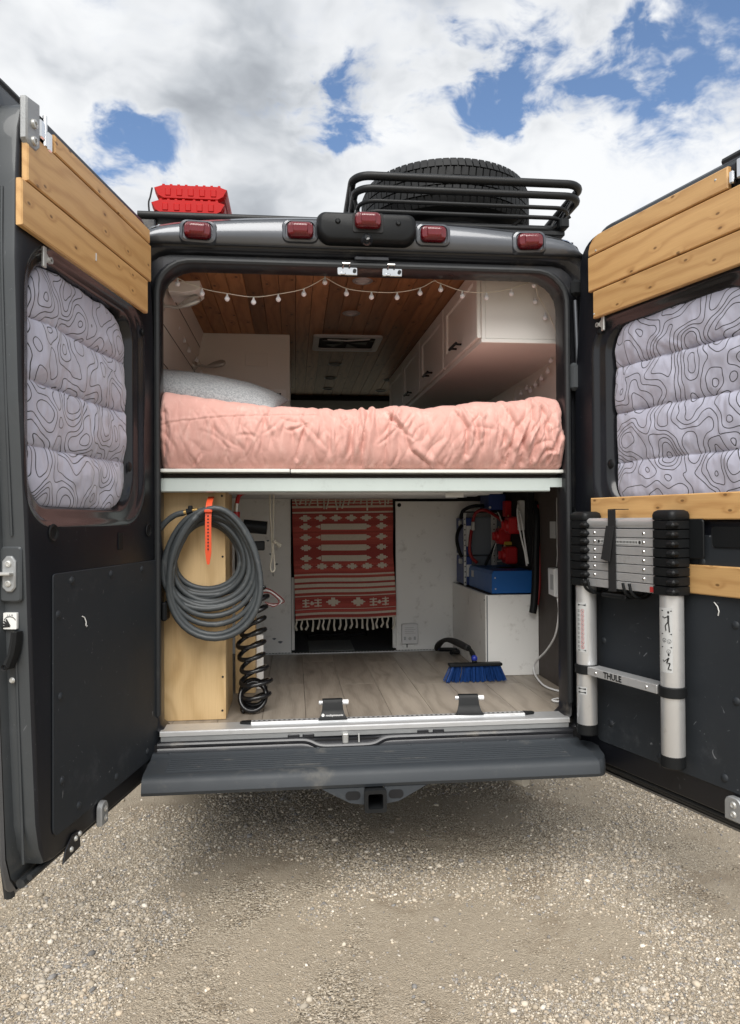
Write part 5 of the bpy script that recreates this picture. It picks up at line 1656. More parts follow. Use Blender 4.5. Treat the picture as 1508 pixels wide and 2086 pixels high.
put(MB().tube([(-.668, .040, 1.396), (-.648, .038, 1.399)], .0075, 12), 'brass_fitting', 'brass', hose)
q = MB()
put(MB().bx(-.782, -.762, .02, .10, .98, 1.05, .006), 'hose_clamp', 'black_plastic', hose)
# ---- orange rubber strap
st_ = thing('rubber_strap', 'orange perforated rubber strap holding the hose coil', 'strap', (-.6, .0, 1.19))
sp_ = [(-.605, .132, 1.452), (-.605, .100, 1.448), (-.605, .040, 1.425), (-.605, .012, 1.39), (-.606, .008, 1.34), (-.606, .010, 1.26), (-.607, .014, 1.192)]
cs = catmull(sp_, 10)
rows = [[(p.x - w_, p.y, p.z) for p in cs] for w_ in (-.011, .011)]
q = MB()
hwid = [.0115] * len(cs)
for i in range(8):
    hwid[-1 - i] = .0115 * min(1, .35 + .09 * i)
q.loft([[(p.x - h_, p.y, p.z), (p.x + h_, p.y, p.z), (p.x + h_, p.y - .004, p.z), (p.x - h_, p.y - .004, p.z)] for p, h_ in zip(cs, hwid)], cap=True)
put(q, 'strap_band', 'orange_strap', st_, smooth=30)
put(MB().bx(-.620, -.591, -.004, .014, 1.388, 1.398, .002), 'strap_buckle', 'orange_strap', st_)
q = MB()
for i in range(11):
    z_ = 1.375 - i * .0125
    q.lathe([(.0001, .0031), (.0034, .0031)], 8, (-.6062, 0, z_), 'y')
put(q, 'strap_holes', 'black_matte', st_, smooth=0)

# ---- black coiled air line
ch = thing('coiled_air_line', 'glossy black spiral air line dangling beside the plywood box', 'air line', (-.45, .25, .58))
pp = []
NT_ = 9.6
for i in range(330):
    f = i / 329
    a = f * NT_ * 2 * math.pi
    z = 1.06 - .46 * f ** 1.15
    rr_ = .042 + .016 * f + .006 * math.sin(f * 17)
    tilt = .024 * math.sin(a * 1.0 + 1.2) * (1 - .3 * f)
    pp.append((-.452 + rr_ * math.cos(a) + .010 * math.sin(f * 9), .24 + rr_ * math.sin(a) * .8, z + tilt))
put(MB().tube(pp, .0092, 8), 'coil', 'coil_black', ch, smooth=180)
for k, (tx, tz, ty) in enumerate(((.3, .640, .23), (-.5, .650, .26), (.9, .635, .25))):
    lp_ = [(-.455 + .052 * math.cos(a_), ty + .03 * math.sin(a_ + tx), tz + .052 * math.sin(a_) * (.9 if k else 1)) for a_ in np.linspace(0, 2 * math.pi, 30, endpoint=False)]
    put(MB().tube(lp_, .0092, 8, closed=True), 'coil_end', 'coil_black', ch, smooth=180)
put(MB().tube(catmull([(-.452, .25, 1.06), (-.44, .26, 1.10), (-.47, .28, 1.15), (-.50, .30, 1.22)], 8), .0068, 8), 'air_line_lead', 'coil_black', ch, smooth=180)
# ---- water pump bits behind the hose
pu = thing('water_pump', 'black water pump with red pipe fittings behind the hose coil', 'pump', (-.50, .40, 1.10))
put(MB().tube([(-.50, .36, 1.335), (-.40, .36, 1.325)], .028, 14), 'pump_motor', 'black_plastic', pu)
q = MB().bx(-.535, -.50, .33, .40, 1.10, 1.31, .006)
q.tube([(-.52, .34, 1.10), (-.495, .33, 1.16), (-.47, .33, 1.10)], .008, 6)
q.bx(-.46, -.41, .34, .37, 1.23, 1.27, .004)
put(q, 'pump_bracket', 'black_plastic', pu)
put(MB().tube(catmull([(-.53, .35, 1.36), (-.525, .35, 1.43), (-.51, .36, 1.47), (-.45, .4, 1.485)], 6), .009, 10), 'red_pipe', 'red_switch', pu)
put(MB().tube([(-.530, .35, 1.345), (-.528, .35, 1.395)], .015, 12), 'pipe_joint', 'red_switch', pu)
put(MB().tube([(-.529, .35, 1.395), (-.526, .35, 1.43)], .011, 12), 'pipe_collar', 'zinc', pu)
wb = put(MB().bx(-.552, -.475, .55, .62, .995, 1.05, .003), 'wiring_box', 'white_plastic', None, label='small white wiring box behind the hose, above a plywood block', cat='wiring box')
put(MB().bx(-.478, -.455, .56, .61, 1.0, 1.045, .003), 'terminal', 'black_plastic', wb)
for k in range(3):
    put(MB().tube(catmull([(-.455, .58, 1.02 + .01 * k), (-.40, .56, 1.03 + .008 * k), (-.355 + .012 * k, .56, .99), (-.38, .57, .965 + .006 * k), (-.42, .58, .985)], 6), .0022, 5), 'wire', ('red_cable', 'white_plastic', 'red_cable')[k], wb)
blk = thing('plywood_block', 'low plywood block behind the black air line', 'box', (-.5, .62, .574))
M = Matrix.Translation((-.508, .62, .785)) @ Matrix.Rotation(R(-90), 4, 'Y')
put(MB().box((0, 0, 0), (.21, .05, .045), .0015), 'block_panel', 'plywood', blk, M=M, smooth=0)
M = Matrix.Translation((-.446, .66, .70)) @ Matrix.Rotation(R(-90), 4, 'Y')
put(MB().box((0, 0, 0), (.125, .010, .016), .0015), 'block_strip', 'white_paint', blk, M=M, smooth=0)
# ---- looped white cord
cd = thing('pull_cord', 'looped white cotton cord with a knot hanging under the bed', 'cord', (-.38, .5, 1.12))
lpz = [(-.392, .50, 1.50), (-.391, .50, 1.40), (-.386, .50, 1.28), (-.384, .50, 1.20), (-.391, .50, 1.155), (-.389, .50, 1.135), (-.381, .50, 1.128), (-.373, .50, 1.137), (-.372, .50, 1.16), (-.377, .50, 1.22), (-.380, .497, 1.28), (-.376, .50, 1.40), (-.374, .50, 1.50)]
put(MB().tube(catmull(lpz, 8), .0034, 8), 'cord_loop', 'cotton', cd, smooth=180)
put(MB().ball((-.372, .497, 1.262), .010, 10, 7), 'knot', 'cotton', cd)
q = MB().lathe([(.0001, .0), (.006, 0), (.009, -.014), (.013, -.030), (.0001, -.032)], 12)
q.M = None
Mk = Matrix.Translation((-.368, .497, 1.262)) @ Matrix.Rotation(R(-48), 4, 'Y')
q.v = [tuple(Mk @ Vector(p)) for p in q.v]
put(q, 'tassel', 'cotton', cd)
put(MB().tube([(-.380, .50, 1.130), (-.379, .50, 1.108)], .0018, 6), 'cord_tip', 'black_plastic', cd)

# ---- white battery box
bb = thing('battery_box', 'white painted wooden box on the floor under the blue inverter', 'box', (.81, 1.1, .574))
put(MB().bx(.672, .937, .783, .799, .575, .978, .0015), 'front_panel', 'white_paint', bb, smooth=0)
put(MB().bx(.668, .684, .7995, 1.558, .575, .978, .0015), 'side_panel', 'white_paint', bb, smooth=0)
put(MB().bx(.6845, .937, .7995, 1.558, .964, .977, .001), 'top_panel', 'brown_wall', bb, smooth=0)
put(MB().bx(.6705, .6745, .781, .783, .577, .975, 0), 'corner_seam', 'battery_grey', bb, smooth=0)
for (z, ) in ((.95,), (.60,)):
    put(MB().lathe([(.0001, .667), (.004, .667), (.0045, .669)], 10, (0, .82, z), 'x'), 'screw', 'black_matte', bb)
# inverter
iv = thing('inverter', 'bright blue metal inverter lying on the white box', 'inverter', (.80, 1.0, .982))
q = MB().prism([(.700, .985), (.932, .985), (.932, 1.082), (.922, 1.098), (.708, 1.098), (.700, 1.082)], .790, 1.27, 'y', .002)
put(q, 'inverter_case', 'blue_case', iv, smooth=0)
for x, z in ((.716, 1.063), (.718, 1.008)):
    put(MB().lathe([(.0001, .787), (.0038, .787), (.0042, .790)], 10, (x, 0, z), 'y'), 'case_screw', 'zinc', iv)
put(MB().bx(.6985, .6998, 1.16, 1.21, 1.04, 1.075), 'rating_plate', 'sticker_grey', iv)
put(MB().bx(.80, .90, .98, 1.08, 1.0982, 1.0995, .0005), 'top_label', 'black_matte', iv)
for x in (.72, .91):
    put(MB().bx(x - .012, x + .012, .82, 1.24, .978, .985), 'foot', 'black_plastic', iv)
# batteries
for i, (z0, z1, lb) in enumerate(((.982, 1.150, 'blue and grey battery standing lowest behind the inverter'), (1.154, 1.372, 'blue and grey battery stacked on top of another behind the inverter'))):
    bt = thing('battery', lb, 'battery', (.80, 1.42, z0), group='leisure batteries')
    put(MB().bx(.725, .94, 1.30, 1.545, z0, z1, .004), 'battery_case', 'battery_grey', bt, smooth=0)
    put(MB().bx(.690, .7245, 1.30, 1.545, z0 + .002, z1 - .004, .004), 'battery_lid', 'blue_battery', bt, smooth=0)
    put(MB().bx(.693, .722, 1.2985, 1.30, z0 + .05, z1 - .05), 'battery_label', 'paper', bt)
    q = MB().bx(.674, .6895, 1.38, 1.42, z1 - .05, z1 - .02, .003)
    put(q, 'terminal', 'zinc', bt)
for x0 in (.675, .835):
    br = MB().bx(x0, x0 + .014 if x0 < .7 else x0 + .034, 1.288, 1.294, .982, 1.395, .001)
    bo = put(br, 'angle_bracket', 'zinc', None, label='perforated steel strip clamping the batteries, ' + ('left one' if x0 < .7 else 'wide one on the right'), cat='bracket', smooth=0)
    q = MB()
    w2 = .007 if x0 < .7 else .017
    for k in range(13):
        q.lathe([(.0001, 1.2876), (.0042, 1.2876)], 8, (x0 + w2, 0, 1.0 + k * .030), 'y')
    put(q, 'bracket_holes', 'black_matte', bo, smooth=0)
put(MB().bx(.672, .935, 1.284, 1.296, 1.396, 1.404), 'cross_strap', 'black_matte', bo)
def cable(name, mat, pts, r, label, n=8):
    return put(MB().tube(catmull(pts, 8), r, n), name, mat, None, label=label, cat='cable', smooth=180)
cable('battery_cable', 'black_plastic', [(.675, 1.36, 1.365), (.685, 1.33, 1.41), (.74, 1.30, 1.435), (.82, 1.32, 1.43), (.88, 1.34, 1.40)], .010, 'thick black cable arching over the batteries')
cable('battery_cable', 'black_plastic', [(.676, 1.34, 1.325), (.650, 1.32, 1.29), (.640, 1.31, 1.24), (.650, 1.30, 1.18), (.668, 1.31, 1.145)], .010, 'short black cable bowing out left of the batteries')
cable('battery_cable', 'red_cable', [(.722, 1.26, 1.345), (.735, 1.24, 1.395), (.78, 1.22, 1.41), (.86, 1.24, 1.37), (.93, 1.26, 1.31)], .009, 'red cable arching from the battery lug to the switches')
cable('battery_cable', 'red_cable', [(.712, 1.25, 1.300), (.700, 1.24, 1.24), (.698, 1.24, 1.18), (.712, 1.24, 1.14), (.735, 1.22, 1.115)], .009, 'red cable drooping from the lug to the blue inverter')
q = MB().bx(.708, .728, 1.236, 1.246, 1.296, 1.345, .003)
put(q, 'cable_lug', 'zinc', None, label='crimped metal cable lug between the two red cables', cat='cable lug')
cable('signal_wire', 'clear_plastic', [(.855, 1.22, 1.40), (.873, 1.20, 1.33), (.845, 1.20, 1.24), (.82, 1.20, 1.16), (.84, 1.20, 1.125), (.88, 1.20, 1.13), (.905, 1.20, 1.16)], .0035, 'thin grey wire looping down behind the inverter', 6)
cable('signal_wire', 'clear_plastic', [(.87, 1.23, 1.37), (.895, 1.21, 1.28), (.885, 1.21, 1.20), (.83, 1.21, 1.13), (.82, 1.21, 1.10)], .0035, 'second thin grey wire curving down behind the inverter', 6)
cable('battery_cable', 'black_plastic', [(.855, 1.24, 1.235), (.82, 1.23, 1.17), (.78, 1.22, 1.10)], .008, 'straight black cable slanting across the battery face')
# electrical board with red switches on the right wall
eb = put(MB().bx(.900, .937, .83, 1.55, 1.115, 1.525, .003), 'electrical_board', 'dark_void', None, label='dark mounting board for the red battery switches', cat='board', smooth=0)
def red_switch(y, z, label):
    g = thing('battery_switch', label, 'switch', (.86, y, z - .05), group='red battery switches')
    put(MB().bx(.835, .8995, y - .045, y + .045, z - .045, z + .045, .008), 'switch_body', 'red_switch', g, smooth=0)
    q = MB().lathe([(.0001, -.020), (.018, -.020), (.024, -.012), (.030, -.010), (.032, 0)], 16, (.835, y, z), 'x')
    put(q, 'switch_dial', 'red_switch', g)
    put(MB().bx(.806, .818, y - .006, y + .006, z - .022, z + .022, .002), 'switch_knob', 'red_switch', g)
    put(MB().lathe([(.0001, -.004), (.006, -.004), (.006, .0)], 8, (.834, y - .04, z + .05), 'x'), 'terminal_nut', 'brass', g)
red_switch(.98, 1.325, 'uppermost red battery isolator switch behind the black conduit')
red_switch(1.16, 1.265, 'middle red battery isolator switch, set farther back')
red_switch(1.04, 1.165, 'lowest red battery isolator switch just above the inverter')
put(MB().bx(.865, .8995, 1.10, 1.16, 1.372, 1.46, .005), 'fuse_holder', 'red_switch', None, label='red fuse holder above the battery switches', cat='fuse holder')
bc = put(MB().bx(.80, .8995, 1.20, 1.40, 1.41, 1.50, .006), 'charger', 'blue_battery', None, label='dark blue charger mounted high in the shadow under the bed', cat='charger')
put(MB().ball((.805, 1.196, 1.425), .007, 10, 6), 'charger_knob', 'white_plastic', bc)
bus = put(MB().bx(.872, .8995, .87, .91, 1.30, 1.455, .003), 'fuse_block', 'clear_plastic', None, label='clear fuse block standing upright by the black conduit', cat='fuse block')
for k in range(5):
    put(MB().bx(.868, .872, .880, .900, 1.318 + k * .026, 1.334 + k * .026, .001), 'fuse', 'zinc', bus)
put(MB().bx(.86, .8995, 1.10, 1.13, 1.215, 1.235, .002), 'yellow_tag', 'yellow_plastic', None, label='yellow connector between the red switches', cat='connector')
cable('white_wire', 'white_plastic', [(.86, .86, 1.43), (.85, .84, 1.38), (.862, .83, 1.28), (.880, .82, 1.19), (.890, .82, 1.12)], .0045, 'white wire hanging in front of the red switches', 6)
cable('white_wire', 'white_plastic', [(.868, .86, 1.40), (.872, .83, 1.33), (.884, .82, 1.22), (.896, .815, 1.13)], .0045, 'second white wire beside the black conduit', 6)
cd_ = put(MB().tube(catmull([(.935, .80, 1.44), (.928, .77, 1.36), (.918, .76, 1.20), (.912, .755, 1.05), (.904, .75, .95), (.896, .745, .905), (.893, .745, .890)], 10), [.0185] * 61, 14), 'cable_conduit', 'black_plastic', None, label='thick black cable conduit drooping over the inverter end', cat='conduit', smooth=180)
cable('thin_red_cable', 'red_cable', [(.937, .775, 1.43), (.936, .765, 1.30), (.936, .755, 1.10), (.930, .752, 1.0), (.920, .748, .93)], .007, 'red cable running behind the black conduit')
# ---- wall wiring on the right panel
cable('twisted_wire', 'clear_plastic', [(.932, .50, 1.455), (.928, .49, 1.43), (.932, .50, 1.38), (.926, .485, 1.33), (.932, .50, 1.28), (.926, .485, 1.23), (.931, .495, 1.19), (.928, .50, 1.135)], .0028, 'thin grey twisted wire above the white power adapter', 6)
ad = put(MB().prism([(.455, 1.128), (.535, 1.128), (.530, 1.005), (.450, 1.0)], .898, .9375, 'x', .004), 'power_adapter', 'white_plastic', None, label='white power adapter fixed on the dark right wall', cat='power adapter', smooth=0)
put(MB().bx(.8972, .898, .46, .50, 1.03, 1.10), 'adapter_label', 'sticker_grey', ad)
cable('adapter_lead', 'white_plastic', [(.918, .465, 1.0), (.922, .46, .93), (.920, .50, .82), (.912, .60, .73), (.90, .70, .665), (.895, .74, .62), (.885, .68, .592), (.868, .52, .582), (.89, .42, .581), (.935, .36, .581), (.93, .30, .581), (.84, .27, .581), (.81, .245, .581), (.83, .22, .581), (.92, .22, .581)], .0048, 'white power cord dropping from the adapter onto the floor', 8)
put(MB().bx(.933, .9375, .53, .60, 1.265, 1.345, .001), 'clear_holder', 'sticker_grey', None, label='small clear clip-on label holder on the dark wall', cat='label holder')
put(MB().bx(.930, .9375, .385, .393, 1.02, 1.45, .001), 'led_strip', 'white_plastic', None, label='slim white LED strip running up the right wall edge', cat='light strip')
# ---- hand brush
hb_ = thing('hand_broom', 'blue-bristled hand broom with black handle on the van floor', 'broom', (.58, .7, .575))
put(MB().prism(rrect(.452, .712, .650, .664, .004), .655, .700, 'y', .003), 'broom_block', 'black_plastic', hb_)
V_, F_ = [], []
q = MB()
g2 = np.random.default_rng(5)
for i in range(420):
    fx_, fy_ = g2.uniform(-1, 1), g2.uniform(-1, 1)
    p0 = Vector((.582 + fx_ * .122, .678 + fy_ * .016, .651))
    p1 = Vector((.580 + fx_ * .150 + g2.normal() * .003, .672 + fy_ * .028 + g2.normal() * .003, .5765 + abs(g2.normal()) * .003))
    q.tube([p0, p1], [.0015, .0019], 3, caps=False)
put(q, 'bristles', 'bristle_blue', hb_, kind='stuff')
hp = catmull([(.582, .685, .662), (.580, .72, .700), (.574, .80, .718), (.566, .95, .712), (.560, 1.10, .700)], 8)
put(MB().tube(hp, [.013] * 10 + [.0105] * (len(hp) - 10), 12), 'handle_neck', 'black_plastic', hb_, smooth=180)
hp2 = catmull([(.575, .78, .716), (.555, 1.02, .712), (.545, 1.20, .690), (.54, 1.34, .645), (.545, 1.45, .600)], 8)
put(MB().tube(hp2, [.015 + .003 * math.sin(i * .3) for i in range(len(hp2))], 12), 'handle_grip', 'black_matte', hb_, smooth=180)
for p_, r_ in (((.582, .69, .683), .016), ((.566, .95, .712), .018), ((.543, 1.40, .620), .017)):
    put(MB().ball(p_, r_, 10, 7), 'handle_joint', 'blue_plastic', hb_)
put(MB().tube(catmull([(.60, 1.30, .60), (.66, 1.38, .59), (.665, 1.46, .588), (.56, 1.46, .592)], 6), .012, 8), 'dust_scraper', 'black_plastic', hb_)

# ================================================================== LADDER ON THE RIGHT DOOR
# door frame of the right door: local x = along the door, local y = -n (n towards the inside), z up
lad = thing('telescopic_ladder', 'silver telescopic ladder folded with black collars on the right door', 'ladder', M=RM @ Matrix.Translation((.31, -.065, .56)))
ln = .066
def lpt(mb, name, mat, par=lad, **k):
    return put(mb, name, mat, par, M=RM, **k)
UL, UR = .106, .512
for u_ in (UL, UR):
    lpt(MB().lathe([(.036, .585), (.037, .587), (.037, 1.13)], 28, (u_, -ln, 0), 'z', cap=True), 'stile', 'aluminium', smooth=60)
    lpt(MB().lathe([(.034, .553), (.0385, .558), (.0385, .592), (.037, .594)], 24, (u_, -ln, 0), 'z', cap=True), 'foot_cap', 'black_plastic')
    lpt(MB().lathe([(.038, .780), (.0435, .783), (.0435, .812), (.038, .815)], 24, (u_, -ln, 0), 'z'), 'rung_collar', 'black_plastic')
    for k in range(8):
        z0 = 1.108 + k * .0302
        q = MB().loft([[(u_ + a, -ln + b2, z) for a, b2 in rrect(-w_, w_, -w_ * .95, w_ * .95, .016, 4)] for w_, z in ((.041, z0), (.0445, z0 + .002), (.0445, z0 + .0265), (.041, z0 + .0285))], cap=True)
        lpt(q, 'stile_collar', 'black_plastic', smooth=40)
        sx = 1 if u_ == UR else -1
        lpt(MB().bx(u_ + .020, u_ + .056, -ln - .050, -ln - .018, z0 + .004, z0 + .022, .007), 'release_tab', 'black_plastic')
    q = MB().loft([[(u_ + a, -ln + b2, z) for a, b2 in rrect(-w_, w_, -w_ * .95, w_ * .95, .018, 5)] for w_, z in ((.0445, 1.350), (.046, 1.354), (.046, 1.366), (.043, 1.376), (.034, 1.382))], cap=True)
    lpt(q, 'top_cap', 'black_plastic', smooth=50)
for k in range(8):
    z0 = 1.110 + k * .0302
    z1 = z0 + (.0275 if k < 7 else .034)
    if k == 7:
        q = MB().loft([[(u_, -ln + y_, z_) for y_, z_ in rrect(-.030, .030, z0, z1 + .002, .012, 4)] for u_ in (UL + .04, UR - .04)], cap=True)
    else:
        q = MB().bx(UL + .04, UR - .04, -ln - .030, -ln + .026, z0, z1, .0012)
    tr = lpt(q, 'rung', 'brushed_aluminium', smooth=30)
    if 0 < k < 7:
        for u_ in (UL + .082, UR - .088):
            q = MB().lathe([(.0001, .003), (.0035, .0028), (.0055, .0)], 10)
            q.v = [(u_ + a, -ln - .030 - c, (z0 + z1) / 2 + b2) for a, b2, c in q.v]
            lpt(q, 'rivet', 'chrome', tr)
    if k == 5:
        q = MB().prism(rrect(.205, .415, z0 + .006, z1 - .006, .006), -ln - .0302, -ln - .0308, 'y')
        lpt(q, 'scale_strip', 'sticker_grey', tr, smooth=0)
        q = MB()
        for j in range(26):
            q.bx(.222 + j * .0068, .2255 + j * .0068, -ln - .0311, -ln - .0306, z0 + .010, z1 - .010)
        for uu in (.212, .408):
            q.lathe([(.0001, .0), (.006, .0)], 10, (uu, -ln - .0312, (z0 + z1) / 2), 'y')
        lpt(q, 'scale_marks', 'ink', tr, smooth=0)
lpt(MB().bx(UR - .062, UR - .042, -ln - .0315, -ln - .028, 1.112, 1.130, .001), 'lock_window', 'ink_red')
q = MB().bx(UL + .037, UR - .037, -ln - .030, -ln + .026, .783, .812, .0015)
rg_ = lpt(q, 'rung', 'brushed_aluminium', smooth=30)
q = text_mb('THULE', .034, .0004, .0009)
q.v = [(a * .86 + .272, -b2 * 0 - ln - .0306 - abs(b2), c * .86 + .7975) for a, b2, c in q.v]
lpt(q, 'lettering', 'ink', rg_, smooth=0)
for u_ in (UL + .082, UR - .082):
    q = MB().lathe([(.0001, .003), (.0035, .0028), (.0055, .0)], 10)
    q.v = [(u_ + a, -ln - .030 - c, .797 + b2) for a, b2, c in q.v]
    lpt(q, 'rivet', 'chrome', rg_)
# stickers wrapped on the stiles (facing the camera side)
def curved(u_c, a0, a1, z0, z1, r, name, mat, n=8):
    q = MB()
    rings_ = []
    for z in (z0, z1):
        rings_.append([(u_c + r * math.sin(R(a0 + (a1 - a0) * i / n)), -ln - r * math.cos(R(a0 + (a1 - a0) * i / n)), z) for i in range(n + 1)])
    q.loft(rings_, closed=False)
    return q
def on_stile(u_c, r, pts):
    """pts in (arc metres, z) -> 3d"""
    return [(u_c + r * math.sin((a + .030) / r), -ln - r * math.cos((a + .030) / r), z) for a, z in pts]
rS = .0374
s1 = lpt(curved(UL, -36, 50, .862, 1.045, rS, 's', 'm'), 'warning_sticker', 'sticker_grey', smooth=60)
q = MB()
for j in range(9):
    zc = .882 + j * .0165
    for cx in (-.012,):
        q.tube(on_stile(UL, rS + .0003, [(cx + .0058 * math.cos(a_), zc + .0068 * math.sin(a_)) for a_ in np.linspace(0, 2 * math.pi, 14, endpoint=False)]), .0007, 4, closed=True)
        q.tube(on_stile(UL, rS + .0003, [(cx - .003, zc + .004), (cx + .003, zc - .004)]), .0007, 4)
lpt(q, 'warning_rings', 'ink_red', s1, smooth=0)
q = MB()
for z0, z1 in ((1.030, 1.043), (.864, .874)):
    q.tube(on_stile(UL, rS + .0001, [(-.030, (z0 + z1) / 2), (.000, (z0 + z1) / 2)]), (z1 - z0) / 2 * .55, 4)
for j in range(9):
    zc = .882 + j * .0165
    q.tube(on_stile(UL, rS + .0002, [(-.033, zc + .003), (-.024, zc + .003)]), .0009, 4)
    q.tube(on_stile(UL, rS + .0002, [(-.033, zc - .002), (-.024, zc - .002)]), .0009, 4)
    q.tube(on_stile(UL, rS + .0003, [(-.0135, zc + .002), (-.0105, zc - .003)]), .0010, 4)
lpt(q, 'warning_print', 'ink', s1, smooth=0)
s2 = lpt(curved(UL, -36, 48, .706, .734, rS, 's', 'm'), 'maker_sticker', 'sticker_grey', smooth=60)
q = MB()
for zc in (.727, .714):
    q.tube(on_stile(UL, rS + .0001, [(-.031, zc), (-.002, zc)]), .0038, 4)
lpt(q, 'maker_print', 'ink', s2, smooth=0)
s3 = lpt(curved(UR, -36, 46, .862, 1.068, rS, 's', 'm'), 'instruction_sticker', 'sticker_grey', smooth=60)
q = MB()
for zc in (1.059, .985, .943):
    q.tube(on_stile(UR, rS + .0002, [(-.036, zc), (-.002, zc)]), .0022, 4)
def fig(z0, crouch):
    if crouch:
        segs = [([(-.012, z0 + .040), (-.018, z0 + .024), (-.008, z0 + .022)], .0042), ([(-.008, z0 + .022), (-.014, z0 + .004), (-.004, z0 + .002)], .003), ([(-.016, z0 + .036), (-.028, z0 + .026), (-.032, z0 + .032)], .0022)]
        head = (-.012, z0 + .050)
    else:
        segs = [([(-.012, z0 + .055), (-.012, z0 + .034)], .0046), ([(-.012, z0 + .034), (-.010, z0 + .018), (-.009, z0 + .002)], .0032), ([(-.013, z0 + .034), (-.022, z0 + .022), (-.020, z0 + .006)], .003), ([(-.013, z0 + .052), (-.024, z0 + .046), (-.032, z0 + .050)], .0024)]
        head = (-.012, z0 + .065)
    for pts, r_ in segs:
        q.tube(on_stile(UR, rS + .0001, pts), r_ * .7, 5)
    h3 = on_stile(UR, rS + .0006, [head])[0]
    q.ball(h3, .0042, 8, 6, (1, .35, 1))
fig(.990, False)
fig(.870, True)
for zc, cx in ((.965, -.026), (.962, -.010), (.930, -.012)):
    q.tube(on_stile(UR, rS + .0003, [(cx + .006 * math.cos(a_), zc + .006 * math.sin(a_)) for a_ in np.linspace(0, 2 * math.pi, 12, endpoint=False)]), .0006, 4, closed=True)
    q.tube(on_stile(UR, rS + .0003, [(cx - .002, zc), (cx + .002, zc - .003)]), .0008, 4)
lpt(q, 'instruction_pictograms', 'ink', s3, smooth=0)
# webbing strap round the folded rungs
wsb = thing('webbing_strap', 'black webbing strap cinched round the folded ladder rungs', 'strap', M=RM @ Matrix.Translation((.29, -.1, 1.1)))
q = MB().bx(.262, .300, -ln - .0355, -ln - .0325, 1.10, 1.386, .001)
q.bx(.262, .300, -ln - .0355, -ln + .028, 1.3865, 1.389, .001)
put(q, 'strap_band', 'strap_web', wsb, M=RM, smooth=0)
q = MB()
q.add([(.258, -ln - .037, 1.33), (.296, -ln - .037, 1.33), (.286, -ln - .049, 1.205), (.242, -ln - .047, 1.212), (.258, -ln - .0395, 1.33), (.296, -ln - .0395, 1.33), (.286, -ln - .0515, 1.205), (.242, -ln - .0495, 1.212)], [(0, 1, 2, 3), (4, 7, 6, 5), (0, 4, 5, 1), (1, 5, 6, 2), (2, 6, 7, 3), (3, 7, 4, 0)])
put(q, 'strap_tail', 'strap_web', wsb, M=RM, smooth=0)
# black wall bracket with hooks that carries the ladder
wbk = thing('ladder_bracket', 'black bracket plate with hooks carrying the ladder', 'bracket', M=RM @ Matrix.Translation((.35, 0, 1.05)))
put(MB().prism(rrect(.52, .606, 1.225, 1.352, .012), -.0215, -.028, 'y', .002), 'bracket_plate', 'black_plastic', wbk, M=RM)
put(MB().prism(rrect(.07, .13, 1.225, 1.352, .012), -.0215, -.028, 'y', .002), 'bracket_plate', 'black_plastic', wbk, M=RM)
for u_ in (.152, .176, .352, .382):
    hk = catmull([(u_, -.025, 1.10), (u_, -.04, 1.088), (u_ , -.075, 1.085), (u_ - .004, -.104, 1.102), (u_ - .010, -.110, 1.135)], 6)
    put(MB().tube(hk, .0052, 8), 'hook', 'black_plastic', wbk, M=RM, smooth=180)
put(MB().bx(.225, .345, -ln - .036, -.022, 1.078, 1.092, .003), 'support_ledge', 'black_plastic', wbk, M=RM)

# ================================================================== ROOF LOAD
# ---- cross bars
for i, (y, lb) in enumerate(((.22, 'black roof cross bar nearest the rear edge'), (1.45, 'black roof cross bar farther forward'))):
    cb = put(MB().loft([[(x, y + a, 2.583 + b2) for a, b2 in rrect(-.040, .040, -.014, .014, .012, 4)] for x in (-.90, .84)], cap=True), 'roof_cross_bar', 'powder_coat', None, label=lb, cat='roof bar', group='roof cross bars')
    for x in (-.86, -.40, .40, .80):
        put(MB().bx(x - .03, x + .03, y - .03, y + .03, 2.50, 2.569, .006), 'bar_foot', 'powder_coat' if abs(x) < .8 else 'frame_paint', cb)
# ---- red traction boards
def traction(x0, x1, z0, y0, label):
    g = thing('traction_board', label, 'traction board', ((x0 + x1) / 2, y0 + .55, z0), group='red traction boards')
    w_ = (x1 - x0)
    def sec(y, dz, ins, zb):
        c_ = .045
        return [(x0 + .032 + ins, y, zb), (x1 - .032 - ins, y, zb), (x1 - .010 - ins, y, zb + .012), (x1 - .002 - ins, y, zb + .028), (x1, y, zb + .044 + dz), (x1 - .035, y, zb + .056 + dz), (x0 + .035, y, zb + .056 + dz), (x0, y, zb + .044 + dz), (x0 + .002 + ins, y, zb + .028), (x0 + .010 + ins, y, zb + .012)]
    q = MB().loft([sec(y0 + .0, -.004, .006, z0 + .004), sec(y0 + .02, 0, 0, z0), sec(y0 + .55, .0, 0, z0 + .004), sec(y0 + 1.08, 0, 0, z0), sec(y0 + 1.10, -.004, .006, z0 + .004)], cap=True)
    bd = put(q, 'board_body', 'red_plastic', g, smooth=0)
    q = MB()
    for k in range(5):
        xx = x0 + .055 + k * (w_ - .11) / 4
        q.bx(xx - .012, xx + .012, y0 - .003, y0 + .02, z0 + .012, z0 + .044, .003)
    put(q, 'end_ribs', 'red_plastic', g, smooth=0)
    cz = None
    for r_ in range(9):
        for k in range(8):
            xx = x0 + .040 + k * (w_ - .08) / 7 + (.006 if k > 3 else -.006)
            M = Matrix.Translation((xx, y0 + .03 + r_ * .126, z0 + .056))
            if cz is None:
                cz = put(MB().prism([(-.0075, -.006), (.0075, -.006), (.005, .013), (-.005, .013)], -.012, .012, 'y', .001), 'cleat', 'red_plastic', g, M=M, smooth=0)
            else:
                share(cz, 'cleat', g, M)
    return g
traction(-.852, -.560, 2.600, .215, 'lower of two stacked red traction boards on the roof')
traction(-.846, -.553, 2.674, .245, 'upper of two stacked red traction boards on the roof')
